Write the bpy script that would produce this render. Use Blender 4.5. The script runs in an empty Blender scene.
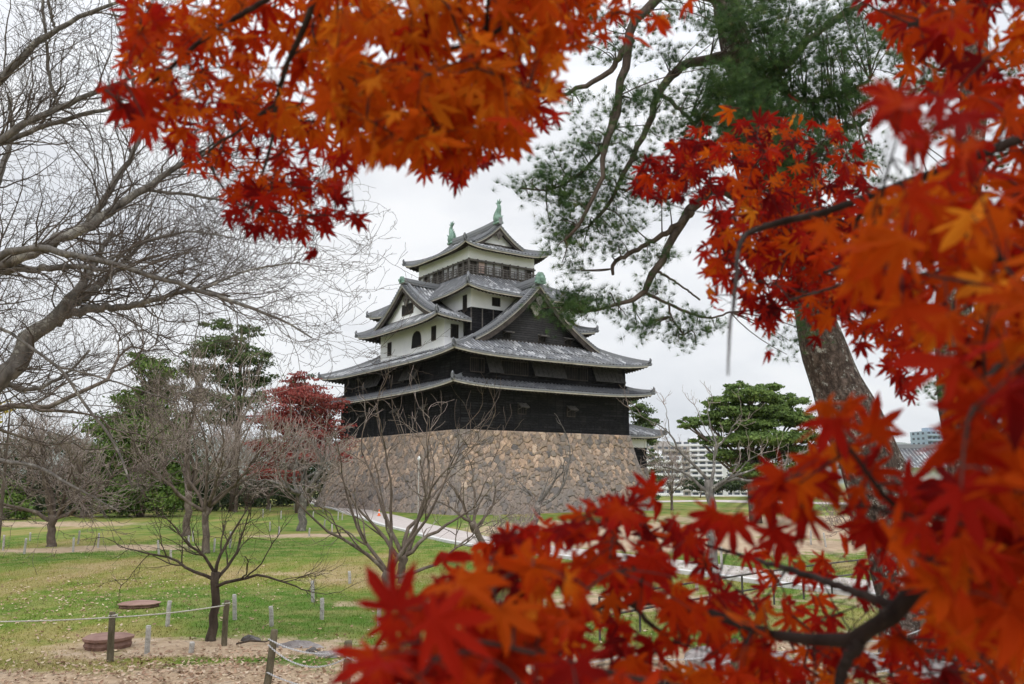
import bpy, math, random
import numpy as np
from mathutils import Vector

# ------------------------------------------------------------------ camera, world, sun, exposure
F = 865.0; TH = math.radians(9.06); CZ = 3.0
SC = bpy.context.scene
COL = SC.collection
cam_d = bpy.data.cameras.new('camera'); cam = bpy.data.objects.new('camera', cam_d); COL.objects.link(cam)
cam.location = (0, 0, CZ); cam.rotation_euler = (math.pi / 2 + TH, 0, 0)
cam_d.sensor_width = 36; cam_d.lens = F / 1024 * 36
cam_d.clip_start = 0.05; cam_d.clip_end = 30000
cam_d.dof.use_dof = True; cam_d.dof.focus_distance = 60; cam_d.dof.aperture_fstop = 5.4
SC.camera = cam

SUN_EL = math.radians(42); SUN_AZ = math.radians(188)      # azimuth clockwise from +Y
W = bpy.data.worlds.new('World'); SC.world = W; W.use_nodes = True
nt = W.node_tree; nt.nodes.clear()
def wn(t): return nt.nodes.new(t)
wo = wn('ShaderNodeOutputWorld'); bg = wn('ShaderNodeBackground'); bg.inputs['Strength'].default_value = 0.1
sky = wn('ShaderNodeTexSky'); sky.sky_type = 'NISHITA'; sky.sun_disc = False
sky.sun_elevation = SUN_EL; sky.sun_rotation = SUN_AZ
tc = wn('ShaderNodeTexCoord'); mp = wn('ShaderNodeMapping'); mp.inputs['Scale'].default_value = (1.0, 1.0, 3.2)
nz = wn('ShaderNodeTexNoise'); nz.inputs['Scale'].default_value = 2.2; nz.inputs['Detail'].default_value = 6; nz.inputs['Roughness'].default_value = .52
nz.inputs['Distortion'].default_value = .3
cr = wn('ShaderNodeValToRGB')
cr.color_ramp.elements[0].position = .38; cr.color_ramp.elements[0].color = (7.7, 7.95, 8.5, 1)
cr.color_ramp.elements[1].position = .60; cr.color_ramp.elements[1].color = (10.6, 10.65, 10.8, 1)
mx = wn('ShaderNodeMix'); mx.data_type = 'RGBA'; mx.inputs[0].default_value = .94
nt.links.new(tc.outputs['Generated'], mp.inputs[0]); nt.links.new(mp.outputs[0], nz.inputs['Vector'])
nt.links.new(nz.outputs['Fac'], cr.inputs[0])
sz = wn('ShaderNodeSeparateXYZ'); nt.links.new(tc.outputs['Generated'], sz.inputs[0])
mr = wn('ShaderNodeMapRange'); mr.inputs['From Min'].default_value = .35; mr.inputs['From Max'].default_value = 1.; mr.inputs['To Min'].default_value = 1.; mr.inputs['To Max'].default_value = 2.5
nt.links.new(sz.outputs[2], mr.inputs['Value']); vs = wn('ShaderNodeVectorMath'); vs.operation = 'SCALE'; nt.links.new(cr.outputs[0], vs.inputs[0]); nt.links.new(mr.outputs[0], vs.inputs['Scale'])
nt.links.new(sky.outputs[0], mx.inputs[6]); nt.links.new(vs.outputs[0], mx.inputs[7])
nt.links.new(mx.outputs[2], bg.inputs['Color']); nt.links.new(bg.outputs[0], wo.inputs[0])

sl = bpy.data.lights.new('sun', 'SUN'); sl.energy = 1.3; sl.angle = math.radians(14); sl.color = (1, .98, .96)
so = bpy.data.objects.new('sun', sl); COL.objects.link(so)
sd = Vector((math.sin(SUN_AZ) * math.cos(SUN_EL), math.cos(SUN_AZ) * math.cos(SUN_EL), math.sin(SUN_EL)))
so.rotation_euler = sd.to_track_quat('Z', 'Y').to_euler()
SC.view_settings.view_transform = 'Standard'; SC.view_settings.look = 'None'
SC.view_settings.exposure = 0; SC.view_settings.gamma = 1; SC.view_settings.use_curve_mapping = False

# ------------------------------------------------------------------ maths
def ray(x, y):
    dx = (x - 512) / F; dz = (342 - y) / F
    return np.array([dx, math.cos(TH) - dz * math.sin(TH), math.sin(TH) + dz * math.cos(TH)])
def at(x, y, Y):
    r = ray(x, y); return np.array([0, 0, CZ]) + r / r[1] * Y
def gnd(x, y, z=0.):
    r = ray(x, y); return np.array([0, 0, CZ]) + r * ((z - CZ) / r[2])
def nrm(a): return a / np.maximum(np.linalg.norm(a, axis=-1, keepdims=True), 1e-9)
def gz(x, y):   # ground height
    x = np.asarray(x, float); y = np.asarray(y, float)
    r = np.hypot(x, y)
    z = 1.25 * np.clip((13. - r) / 9.5, 0, 1) ** 1.5
    z = z + .05 * np.sin(x * .31 + 1) * np.sin(y * .23) * np.clip((r - 13) / 10, 0, 1)
    far = np.clip((r - 165) / 160, 0, 1); z = z - 24 * far * far * (3 - 2 * far)
    return z

class MB:
    def __init__(s): s.v = []; s.f = []; s.t = []; s.w = []; s.n = 0
    def add(s, v, f, tint=.5, uvw=None):
        v = np.asarray(v, float).reshape(-1, 3); f = np.asarray(f, int)
        s.v.append(v); s.f.append(f + s.n)
        s.t.append(np.broadcast_to(np.asarray(tint, float), (len(v),)) if np.ndim(tint) < 1 or len(tint) != len(v) else np.asarray(tint, float))
        s.w.append(np.zeros((len(v), 3)) if uvw is None else np.asarray(uvw, float).reshape(-1, 3))
        s.n += len(v)
    def box(s, lo, hi, tint=.5):
        x0, y0, z0 = lo; x1, y1, z1 = hi
        v = [(x0,y0,z0),(x1,y0,z0),(x1,y1,z0),(x0,y1,z0),(x0,y0,z1),(x1,y0,z1),(x1,y1,z1),(x0,y1,z1)]
        s.add(v, [(3,2,1,0),(4,5,6,7),(0,1,5,4),(1,2,6,5),(2,3,7,6),(3,0,4,7)], tint)
    def hexa(s, v, tint=.5):
        s.add(v, [(3,2,1,0),(4,5,6,7),(0,1,5,4),(1,2,6,5),(2,3,7,6),(3,0,4,7)], tint)
    def bar(s, a, b, w, h, up=(0, 0, 1), tint=.5):
        a = np.array(a, float); b = np.array(b, float); d = nrm(b - a); up = np.array(up, float)
        sd = nrm(np.cross(d, up)); u2 = np.cross(sd, d)
        o = [-sd * w / 2 - u2 * h / 2, sd * w / 2 - u2 * h / 2, sd * w / 2 + u2 * h / 2, -sd * w / 2 + u2 * h / 2]
        s.add([a + q for q in o] + [b + q for q in o], [(0,1,2,3),(7,6,5,4),(0,4,5,1),(1,5,6,2),(2,6,7,3),(3,7,4,0)], tint)
    def tubes(s, P, R, k=5, tint=.5):
        P = np.asarray(P, float); R = np.asarray(R, float)
        if P.ndim == 2: P = P[None]; R = R[None]
        M, N, _ = P.shape
        T = np.empty_like(P); T[:, 1:-1] = P[:, 2:] - P[:, :-2]; T[:, 0] = P[:, 1] - P[:, 0]; T[:, -1] = P[:, -1] - P[:, -2]
        T = nrm(T); D = nrm(P[:, -1] - P[:, 0])
        ref = np.zeros((M, 3)); ref[np.arange(M), np.argmin(np.abs(D), axis=1)] = 1
        A = nrm(np.cross(T, ref[:, None, :])); B = np.cross(T, A)
        an = np.arange(k) * 2 * math.pi / k
        V = P[:, :, None, :] + R[:, :, None, None] * (A[:, :, None, :] * np.cos(an)[None, None, :, None] + B[:, :, None, :] * np.sin(an)[None, None, :, None])
        base = (np.arange(M) * N * k)[:, None, None]; i = np.arange(N - 1)[None, :, None] * k; j = np.arange(k)[None, None, :]; j2 = (j + 1) % k
        f = np.stack([base + i + j, base + i + j2, base + i + k + j2, base + i + k + j], -1).reshape(-1, 4)
        L = np.concatenate([np.zeros((M, 1)), np.cumsum(np.linalg.norm(P[:, 1:] - P[:, :-1], axis=2), 1)], 1)
        uv = np.zeros((M, N, k, 3)); uv[..., 1] = L[:, :, None]; uv[..., 0] = an[None, None, :] / 6.28
        tt = tint if np.ndim(tint) == 0 else np.repeat(np.asarray(tint), N * k)
        s.add(V, f, tt, uv)
        if k > 3:
            for e in (0, N - 1):
                c = (np.arange(M) * N * k + e * k)[:, None] + (np.arange(k)[::-1] if e == 0 else np.arange(k))[None, :]
                s.f.append(c + s.n - M * N * k)
    def grid(s, P, tint=.5, uvw=None, flip=False):
        P = np.asarray(P, float); a, b = P.shape[:2]
        i = np.arange(a - 1)[:, None] * b; j = np.arange(b - 1)[None, :]
        f = np.stack([i + j, i + j + 1, i + b + j + 1, i + b + j], -1).reshape(-1, 4)
        if flip: f = f[:, ::-1]
        s.add(P.reshape(-1, 3), f, tint if np.ndim(tint) == 0 else np.asarray(tint).reshape(-1), uvw)
    def leaves(s, C, X, N, size, tv, tf, tint):
        """C centres (M,3); X main-axis dirs; N normals; tv (K,3) template: x side, y main axis, z normal"""
        M = len(C); X = nrm(X); Z = nrm(N - (N * X).sum(-1, keepdims=True) * X); S = np.cross(X, Z)
        tv = np.asarray(tv, float); K = len(tv); size = np.broadcast_to(np.asarray(size, float), (M,))
        V = C[:, None, :] + size[:, None, None] * (tv[None, :, 0:1] * S[:, None, :] + tv[None, :, 1:2] * X[:, None, :] + tv[None, :, 2:3] * Z[:, None, :])
        f = (np.arange(M) * K)[:, None, None] + np.asarray(tf)[None]
        s.add(V, f.reshape(-1, np.shape(tf)[1]), np.repeat(np.broadcast_to(tint, (M,)), K))
    def build(s, name, mat, parent=None, smooth=False):
        me = bpy.data.meshes.new(name)
        V = np.concatenate(s.v); T = np.concatenate(s.t); U = np.concatenate(s.w)
        me.vertices.add(len(V)); me.vertices.foreach_set('co', V.ravel())
        li = np.concatenate([f.ravel() for f in s.f]); tot = np.concatenate([np.full(len(f), f.shape[1]) for f in s.f])
        st = np.concatenate([[0], np.cumsum(tot)[:-1]])
        me.loops.add(len(li)); me.loops.foreach_set('vertex_index', li)
        me.polygons.add(len(tot)); me.polygons.foreach_set('loop_start', st); me.polygons.foreach_set('loop_total', tot)
        me.polygons.foreach_set('use_smooth', np.full(len(tot), smooth))
        a = me.attributes.new('tint', 'FLOAT', 'POINT'); a.data.foreach_set('value', T)
        a = me.attributes.new('uvw', 'FLOAT_VECTOR', 'POINT'); a.data.foreach_set('vector', U.ravel())
        me.update(calc_edges=True)
        me.materials.append(mat)
        o = bpy.data.objects.new(name, me); COL.objects.link(o)
        if parent is not None: o.parent = parent
        return o
def tag(o, label=None, cat=None, group=None, kind=None):
    if label: o['label'] = label
    if cat: o['category'] = cat
    if group: o['group'] = group
    if kind: o['kind'] = kind
    return o
def empty(name, loc, rz=0.):
    o = bpy.data.objects.new(name, None); COL.objects.link(o); o.location = loc; o.rotation_euler = (0, 0, rz); o.empty_display_size = .3
    return o
def local(o, pts):      # world -> coordinates of an unrotated empty
    return np.asarray(pts, float) - np.array(o.location)
def copy_tree(o, parent=None):
    c = o.copy(); COL.objects.link(c)
    if parent is not None: c.parent = parent
    for ch in list(o.children): copy_tree(ch, c)
    return c

# ------------------------------------------------------------------ materials
class NT:
    def __init__(s, name, rough=.8, spec=.3):
        s.m = bpy.data.materials.new(name); s.m.use_nodes = True; s.t = s.m.node_tree; s.t.nodes.clear()
        s.out = s.n('ShaderNodeOutputMaterial'); s.b = s.n('ShaderNodeBsdfPrincipled')
        s.b.inputs['Roughness'].default_value = rough; s.b.inputs['Specular IOR Level'].default_value = spec
        s.l(s.b.outputs[0], s.out.inputs[0])
    def n(s, t, **k):
        q = s.t.nodes.new(t)
        for a, b in k.items(): setattr(q, a, b)
        return q
    def l(s, a, b): s.t.links.new(a, b)
    def put(s, sock, v):
        if isinstance(v, bpy.types.NodeSocket): s.l(v, sock)
        else: sock.default_value = (*v, 1) if isinstance(v, tuple) and len(v) == 3 and sock.type == 'RGBA' else v
    def attr(s, name, o='Fac'):
        q = s.n('ShaderNodeAttribute'); q.attribute_name = name; return q.outputs[o]
    def pos(s): return s.n('ShaderNodeNewGeometry').outputs['Position']
    def obj(s): return s.n('ShaderNodeTexCoord').outputs['Object']
    def mapping(s, vec, sc=(1, 1, 1), loc=(0, 0, 0)):
        q = s.n('ShaderNodeMapping'); s.l(vec, q.inputs[0]); q.inputs['Scale'].default_value = sc; q.inputs['Location'].default_value = loc; return q.outputs[0]
    def noise(s, vec, sc, det=4, rough=.55, o='Fac'):
        q = s.n('ShaderNodeTexNoise'); s.l(vec, q.inputs['Vector']); q.inputs['Scale'].default_value = sc; q.inputs['Detail'].default_value = det; q.inputs['Roughness'].default_value = rough
        return q.outputs[o]
    def white(s, vec):
        q = s.n('ShaderNodeTexWhiteNoise'); s.l(vec, q.inputs['Vector']); return q.outputs['Value']
    def ramp(s, fac, stops, interp='LINEAR'):
        q = s.n('ShaderNodeValToRGB'); q.color_ramp.interpolation = interp; e = q.color_ramp.elements
        while len(e) < len(stops): e.new(.5)
        for x, (p, c) in zip(e, stops): x.position = p; x.color = (*c, 1) if len(c) == 3 else c
        s.l(fac, q.inputs[0]); return q.outputs[0]
    def mix(s, fac, a, b, mode='MIX'):
        q = s.n('ShaderNodeMix', data_type='RGBA', blend_type=mode); s.put(q.inputs[0], fac); s.put(q.inputs[6], a); s.put(q.inputs[7], b); return q.outputs[2]
    def math(s, op, a, b=0., c=0.):
        q = s.n('ShaderNodeMath', operation=op); s.put(q.inputs[0], a); s.put(q.inputs[1], b); s.put(q.inputs[2], c); return q.outputs[0]
    def sep(s, v):
        q = s.n('ShaderNodeSeparateXYZ'); s.l(v, q.inputs[0]); return q.outputs
    def vmath(s, op, a, b=(0, 0, 0)):
        q = s.n('ShaderNodeVectorMath', operation=op); s.put(q.inputs[0], a); s.put(q.inputs[1], b); return q.outputs[0]
    def color(s, c): s.put(s.b.inputs['Base Color'], c)
    def bump(s, h, dist=.05, st=.6):
        q = s.n('ShaderNodeBump'); q.inputs['Strength'].default_value = st; q.inputs['Distance'].default_value = dist; s.l(h, q.inputs['Height']); s.l(q.outputs[0], s.b.inputs['Normal'])

def simple(name, c1, c2, scale=3., rough=.85, bump=.02, det=5, stretch=(1, 1, 1), spec=.3):
    m = NT(name, rough, spec); v = m.mapping(m.obj(), stretch); n = m.noise(v, scale, det)
    m.color(m.ramp(n, [(.3, c1), (.7, c2)])); 
    if bump: m.bump(m.noise(v, scale * 3, det), bump)
    return m.m
def leafmat(name, stops, trans=.35, rough=.6, spec=.25):
    """foliage: colour by per-leaf tint, some light passes through"""
    m = NT(name, rough, spec); c = m.ramp(m.attr('tint'), stops); m.color(c)
    tr = m.n('ShaderNodeBsdfTranslucent'); m.l(c, tr.inputs[0]); mxs = m.n('ShaderNodeMixShader'); mxs.inputs[0].default_value = trans
    m.l(m.b.outputs[0], mxs.inputs[1]); m.l(tr.outputs[0], mxs.inputs[2]); m.l(mxs.outputs[0], m.out.inputs[0])
    return m.m

def ground_color(m):
    p = m.pos(); p2 = m.mapping(p, (1, .34, 1))
    n1 = m.math('SUBTRACT', m.noise(p2, .30, 6, .62), m.math('MULTIPLY', m.sep(m.attr('uvw', 'Vector'))[0], .13)); n2 = m.noise(p, 1.1, 6, .65); n3 = m.noise(p, 14, 3)
    g = m.ramp(n1, [(.38, (.07, .145, .018)), (.48, (.14, .19, .03)), (.55, (.225, .205, .06)), (.64, (.33, .25, .13))])
    g = m.mix(m.math('MULTIPLY', m.ramp(n2, [(.42, (0, 0, 0)), (.66, (1, 1, 1))]), .7), g, (.26, .235, .09))
    g = m.mix(m.math('MULTIPLY', m.ramp(n2, [(.30, (1, 1, 1)), (.46, (0, 0, 0))]), .6), g, (.09, .16, .02))
    return g, n2, n3, p
def mk_ground():
    m = NT('lawn_ground', .95, .1); g, n2, n3, p = ground_color(m)
    dirt = m.attr('tint'); dn = m.math('ADD', dirt, m.math('MULTIPLY', m.math('SUBTRACT', n2, .5), .9))
    msk = m.ramp(dn, [(.38, (0, 0, 0)), (.62, (1, 1, 1))])
    dc = m.ramp(m.noise(p, 2.2, 6, .6), [(.3, (.33, .24, .155)), (.55, (.46, .35, .245)), (.75, (.46, .385, .30))])
    dc = m.mix(m.math('MULTIPLY', n3, .35), dc, (.22, .15, .09))
    c = m.mix(msk, g, dc)
    c = m.mix(.35, c, m.mix(1., c, m.ramp(n3, [(.3, (.45, .45, .45)), (.7, (1.35, 1.35, 1.35))]), 'MULTIPLY'))
    m.color(c); m.bump(m.math('ADD', n3, n2), .06, .6); return m.m
def mk_grass():
    m = NT('grass_blades', .8, .15); g, n2, n3, p = ground_color(m)
    c = m.mix(m.attr('tint'), m.mix(1., g, (.8, .85, .7), 'MULTIPLY'), m.mix(1., g, (1.35, 1.3, 1.2), 'MULTIPLY')); m.color(c); return m.m
def mk_tile():
    m = NT('roof_tiles', .55, .4); w = m.attr('uvw', 'Vector')
    s = m.n('ShaderNodeVectorMath', operation='SNAP'); m.l(w, s.inputs[0]); s.inputs[1].default_value = (.44, .62, 1)
    r = m.white(s.outputs[0]); big = m.noise(w, .35, 4); fine = m.noise(w, 9, 4, .7)
    c = m.ramp(r, [(0, (.03, .034, .042)), (.5, (.11, .12, .14)), (.8, (.30, .31, .33)), (1, (.85, .86, .88))])
    c = m.mix(m.math('MULTIPLY', m.ramp(big, [(.4, (0, 0, 0)), (.65, (1, 1, 1))]), .35), c, (.21, .195, .15))
    c = m.mix(.4, c, m.ramp(fine, [(.38, (.045, .05, .06)), (.64, (.46, .47, .49))]))
    valley_shade = m.math('ABSOLUTE', m.math('SUBTRACT', m.math('FRACT', m.math('DIVIDE', m.sep(w)[0], .44)), .5))   # occlusion shade in the valleys between ribs, painted as dark stripes
    c = m.mix(m.ramp(valley_shade, [(.20, (.85, .85, .85)), (.32, (0, 0, 0))]), c, (.06, .063, .072))
    m.color(c)
    f = m.math('FRACT', m.math('DIVIDE', m.sep(w)[1], .30)); m.bump(m.math('ADD', f, m.math('MULTIPLY', fine, .6)), .05, .8)
    return m.m
def mk_boards(name='black_boards', lift=0.):
    m = NT(name, .8, .12); v = m.attr('uvw', 'Vector'); sx = m.sep(v)
    row = m.math('FLOOR', m.math('DIVIDE', sx[1], .24)); f = m.math('FRACT', m.math('DIVIDE', sx[1], .24))
    cb = m.n('ShaderNodeCombineXYZ'); m.l(m.math('FLOOR', m.math('ADD', m.math('DIVIDE', sx[0], 1.97), m.math('MULTIPLY', row, .37))), cb.inputs[0]); m.l(row, cb.inputs[1])
    r = m.white(cb.outputs[0]); gr = m.noise(m.mapping(v, (1.2, 14, 1)), 2, 5, .6); big = m.noise(v, .5, 4, .6)
    c = m.ramp(r, [(0, (.005, .005, .007)), (.7, (.010, .010, .013)), (1, (.024, .024, .028))])
    c = m.mix(m.math('MULTIPLY', m.ramp(gr, [(.45, (0, 0, 0)), (.75, (1, 1, 1))]), .7), c, (.055, .052, .055))
    c = m.mix(m.math('MULTIPLY', m.ramp(big, [(.5, (0, 0, 0)), (.75, (1, 1, 1))]), .4), c, (.06, .055, .052))
    if lift: c = m.mix(lift, c, m.ramp(gr, [(.3, (.035, .033, .033)), (.7, (.12, .115, .11))]))
    c = m.mix(m.ramp(f, [(.82, (0, 0, 0)), (.92, (1, 1, 1))]), c, (.003, .003, .004))
    m.color(c); m.bump(m.math('ADD', f, m.math('MULTIPLY', gr, .3)), .05, 1.); return m.m
def mk_stone():
    m = NT('castle_stone', .9, .2); t = m.attr('tint'); p = m.attr('uvw', 'Vector')
    k = m.sep(p)[2]     # 0 at a joint, 1 on the stone's face
    c = m.ramp(t, [(0, (.14, .13, .13)), (.14, (.28, .24, .205)), (.3, (.42, .31, .225)), (.42, (.18, .165, .155)), (.56, (.46, .33, .23)), (.7, (.31, .26, .22)), (.86, (.58, .40, .28)), (1, (.66, .52, .41))])
    n = m.noise(m.obj(), 3.2, 8, .68); c = m.mix(.6, c, m.mix(1., c, m.ramp(n, [(.3, (.35, .35, .38)), (.7, (1.5, 1.45, 1.4))]), 'MULTIPLY'))
    h = m.ramp(m.noise(m.obj(), .28, 4), [(.38, (0, 0, 0)), (.62, (1, 1, 1))]); c = m.mix(m.math('MULTIPLY', h, .45), c, (.22, .195, .18))
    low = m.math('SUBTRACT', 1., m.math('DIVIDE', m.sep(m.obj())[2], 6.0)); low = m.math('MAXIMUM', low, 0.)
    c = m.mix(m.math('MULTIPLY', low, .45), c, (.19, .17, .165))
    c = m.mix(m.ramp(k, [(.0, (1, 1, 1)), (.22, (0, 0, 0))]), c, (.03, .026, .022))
    m.color(c); m.bump(n, .08, .8); return m.m
def mk_bark(name, c1, c2, c3, sc=6., bump=.03):
    m = NT(name, .92, .15); v = m.obj(); n = m.noise(m.mapping(v, (1, 1, .35)), sc, 6, .65); l = m.noise(v, sc * .35, 5, .7)
    c = m.ramp(n, [(.3, c1), (.7, c2)]); c = m.mix(m.ramp(l, [(.55, (0, 0, 0)), (.68, (1, 1, 1))]), c, c3)
    m.color(c); m.bump(n, bump, .9); return m.m
def mk_pinebark():
    m = NT('pine_bark', .95, .12); v = m.attr('uvw', 'Vector'); o = m.obj()
    w = m.vmath('ADD', m.mapping(v, (9, 1.3, 1)), m.vmath('MULTIPLY', m.noise(o, 3.5, 5, .7, 'Color'), (1.6, 1.2, .0)))
    q = m.n('ShaderNodeTexVoronoi', feature='DISTANCE_TO_EDGE'); m.l(w, q.inputs['Vector']); q.inputs['Scale'].default_value = 2.1
    d = q.outputs['Distance']; n = m.noise(m.mapping(o, (1, 1, .4)), 16, 7, .75); li = m.noise(o, 7, 8, .8)
    c = m.ramp(n, [(.36, (.035, .026, .022)), (.66, (.22, .165, .14))])
    c = m.mix(m.ramp(li, [(.54, (0, 0, 0)), (.60, (1, 1, 1))]), c, (.46, .46, .42))
    c = m.mix(m.math('MULTIPLY', m.ramp(d, [(.0, (1, 1, 1)), (.16, (0, 0, 0))]), .75), c, (.05, .036, .03))
    m.color(c); m.bump(m.math('ADD', m.math('MINIMUM', d, .25), m.math('MULTIPLY', n, .35)), .10, 1.); return m.m

M = {}
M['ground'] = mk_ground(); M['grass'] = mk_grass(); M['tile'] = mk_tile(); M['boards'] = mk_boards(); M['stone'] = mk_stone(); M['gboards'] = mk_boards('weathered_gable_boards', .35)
M['path'] = simple('gravel_path', (.37, .325, .305), (.50, .45, .425), 2.5, .95, .01)
M['kerb'] = simple('pale_kerb', (.48, .47, .46), (.62, .61, .60), 2, .9, .01)
M['plaster'] = simple('white_plaster', (.84, .845, .87), (.93, .93, .95), .8, .9, .01)
M['cream'] = simple('cream_trim', (.34, .31, .26), (.58, .54, .47), 1.5, .9, .01)
M['pendant'] = simple('weathered_pendant', (.20, .185, .17), (.42, .39, .36), 3, .9, .01)
M['wood'] = simple('dark_timber', (.022, .018, .016), (.075, .06, .052), 2, .85, .02)
M['shutterwood'] = simple('shutter_boards', (.03, .028, .028), (.07, .066, .064), 4, .85, .02)
M['greywood'] = simple('weathered_timber', (.06, .054, .05), (.17, .155, .145), 3, .85, .02)
M['copper'] = simple('green_copper', (.10, .19, .155), (.27, .39, .32), 4, .6, .03)
M['dark'] = simple('dark_opening', (.006, .006, .007), (.014, .013, .013), 2, .9, 0)
M['screen'] = simple('paper_screen', (.30, .30, .32), (.52, .52, .54), .7, .8, 0)
M['redscreen'] = simple('pinkish_screen', (.40, .27, .24), (.55, .42, .38), 1, .8, 0)
M['bark'] = mk_bark('cherry_bark', (.065, .05, .04), (.18, .14, .115), (.25, .22, .18))
M['darkbark'] = mk_bark('dark_bark', (.03, .022, .017), (.095, .072, .056), (.12, .10, .08))
M['cherrytwig'] = mk_bark('cherry_twigs', (.05, .04, .034), (.14, .115, .098), (.17, .15, .125))
M['twig'] = mk_bark('pale_twigs', (.17, .135, .12), (.36, .295, .26), (.40, .35, .31))
M['lichenbark'] = mk_bark('lichen_bark', (.06, .055, .05), (.22, .20, .18), (.40, .385, .34), 9)
M['pinebark'] = mk_pinebark()
M['pinetwig'] = mk_bark('pine_twigs', (.035, .026, .021), (.12, .092, .075), (.17, .14, .12))
M['post'] = mk_bark('round_posts', (.06, .052, .032), (.17, .145, .10), (.20, .19, .13), 9)
M['stake'] = simple('pale_stakes', (.26, .245, .22), (.52, .50, .47), 9, .9, .01)
M['rope'] = simple('pale_rope', (.40, .38, .33), (.62, .60, .55), 30, .95, .01)
M['chain'] = simple('galvanised_chain', (.35, .35, .36), (.6, .6, .62), 40, .5, .0)
M['rock'] = simple('grey_rock', (.14, .125, .125), (.34, .31, .30), 3.5, .95, .08)
M['darkrock'] = simple('dark_rock', (.05, .047, .047), (.17, .155, .15), 4, .95, .08)
M['stump'] = simple('brown_stump', (.12, .065, .05), (.25, .15, .12), 5, .9, .02)
M['stumptop'] = simple('stump_top', (.19, .105, .085), (.30, .19, .155), 4, .9, .02)
M['concrete'] = simple('pale_concrete', (.68, .68, .70), (.82, .82, .84), .05, .85, 0)
M['bluewall'] = simple('blue_grey_wall', (.25, .33, .42), (.34, .42, .5), .05, .85, 0)
M['tanwall'] = simple('tan_wall', (.36, .33, .31), (.46, .42, .40), .05, .85, 0)
M['glass'] = NT('window_glass', .2, .6).m; M['glass'].node_tree.nodes['Principled BSDF'].inputs['Base Color'].default_value = (.07, .085, .11, 1)
M['hill'] = simple('wooded_hills', (.05, .075, .05), (.10, .12, .08), .002, .95, 0)
M['orange'] = simple('orange_plastic', (.75, .13, .03), (.85, .18, .05), 5, .6, 0)
M['whitepaint'] = simple('white_paint', (.7, .7, .7), (.82, .82, .82), 5, .6, 0)
M['rail'] = simple('dark_rail', (.05, .045, .04), (.12, .11, .10), 8, .7, 0)
M['needle'] = leafmat('pine_needles', [(0, (.035, .06, .02)), (.5, (.085, .13, .04)), (.85, (.14, .19, .055)), (1, (.22, .22, .08))], .2)
M['needle_bright'] = leafmat('bright_pine_needles', [(0, (.045, .08, .02)), (.5, (.12, .19, .05)), (.9, (.20, .28, .07)), (1, (.28, .30, .1))], .25)
M['needle_near'] = leafmat('near_pine_needles', [(0, (.025, .055, .02)), (.5, (.058, .115, .036)), (.9, (.11, .18, .05)), (1, (.15, .16, .06))], .25)
M['evergreen'] = leafmat('evergreen_leaves', [(0, (.04, .08, .015)), (.5, (.10, .165, .03)), (1, (.20, .28, .05))], .25)
M['darkgreen'] = leafmat('dark_leaves', [(0, (.018, .03, .014)), (.6, (.045, .07, .026)), (1, (.10, .13, .045))], .2)
M['redleaf'] = leafmat('dull_red_leaves', [(0, (.17, .03, .028)), (.5, (.30, .062, .052)), (1, (.42, .13, .10))], .3)
M['yellowleaf'] = leafmat('yellow_leaves', [(0, (.45, .35, .03)), (1, (.7, .55, .08))], .3)
M['litter'] = leafmat('fallen_leaves', [(0, (.16, .085, .05)), (.5, (.40, .26, .17)), (.9, (.54, .43, .32)), (1, (.60, .49, .33))], .1)
M['maple'] = leafmat('maple_leaves', [(0, (.07, .006, .008)), (.22, (.19, .008, .008)), (.40, (.37, .014, .007)), (.52, (.44, .038, .005)), (.66, (.50, .075, .005)), (.82, (.58, .13, .008)), (1, (.72, .26, .02))], .62, .6, .05)
M['maplebark'] = mk_bark('maple_bark', (.014, .010, .009), (.05, .038, .032), (.07, .06, .05), 20, .004)

R = np.random.default_rng
RNG = R(7)

# ------------------------------------------------------------------ the setting
LUSH = [(*gnd(px, py)[:2], rx, ry, v) for px, py, rx, ry, v in [(190, 600, 4.5, 3.6, 1.1), (300, 615, 3.5, 2.6, 1.), (420, 600, 3, 3, .9), (60, 590, 3, 5, -.7), (30, 545, 6, 5, .3), (100, 556, 3.5, 2, .9), (210, 548, 4, 4, .9), (330, 520, 8, 10, 1.), (250, 572, 4, 3, -.5), (330, 580, 3, 3, -.8),
        (500, 521, 9, 7, 1.1), (400, 545, 6, 5, .9), (150, 520, 9, 8, .3), (40, 640, 2.5, 2, -.2), (720, 565, 4, 2.5, 1.), (800, 550, 5, 2, .8), (850, 505, 16, 10, .8)]]
def lush(x, y):
    g = np.zeros_like(x)
    for bx, by, rx, ry, v in LUSH: g = g + v * np.exp(-(((x - bx) / rx) ** 2 + ((y - by) / ry) ** 2) * .8)
    return np.clip(g, -1, 1.2)
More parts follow.
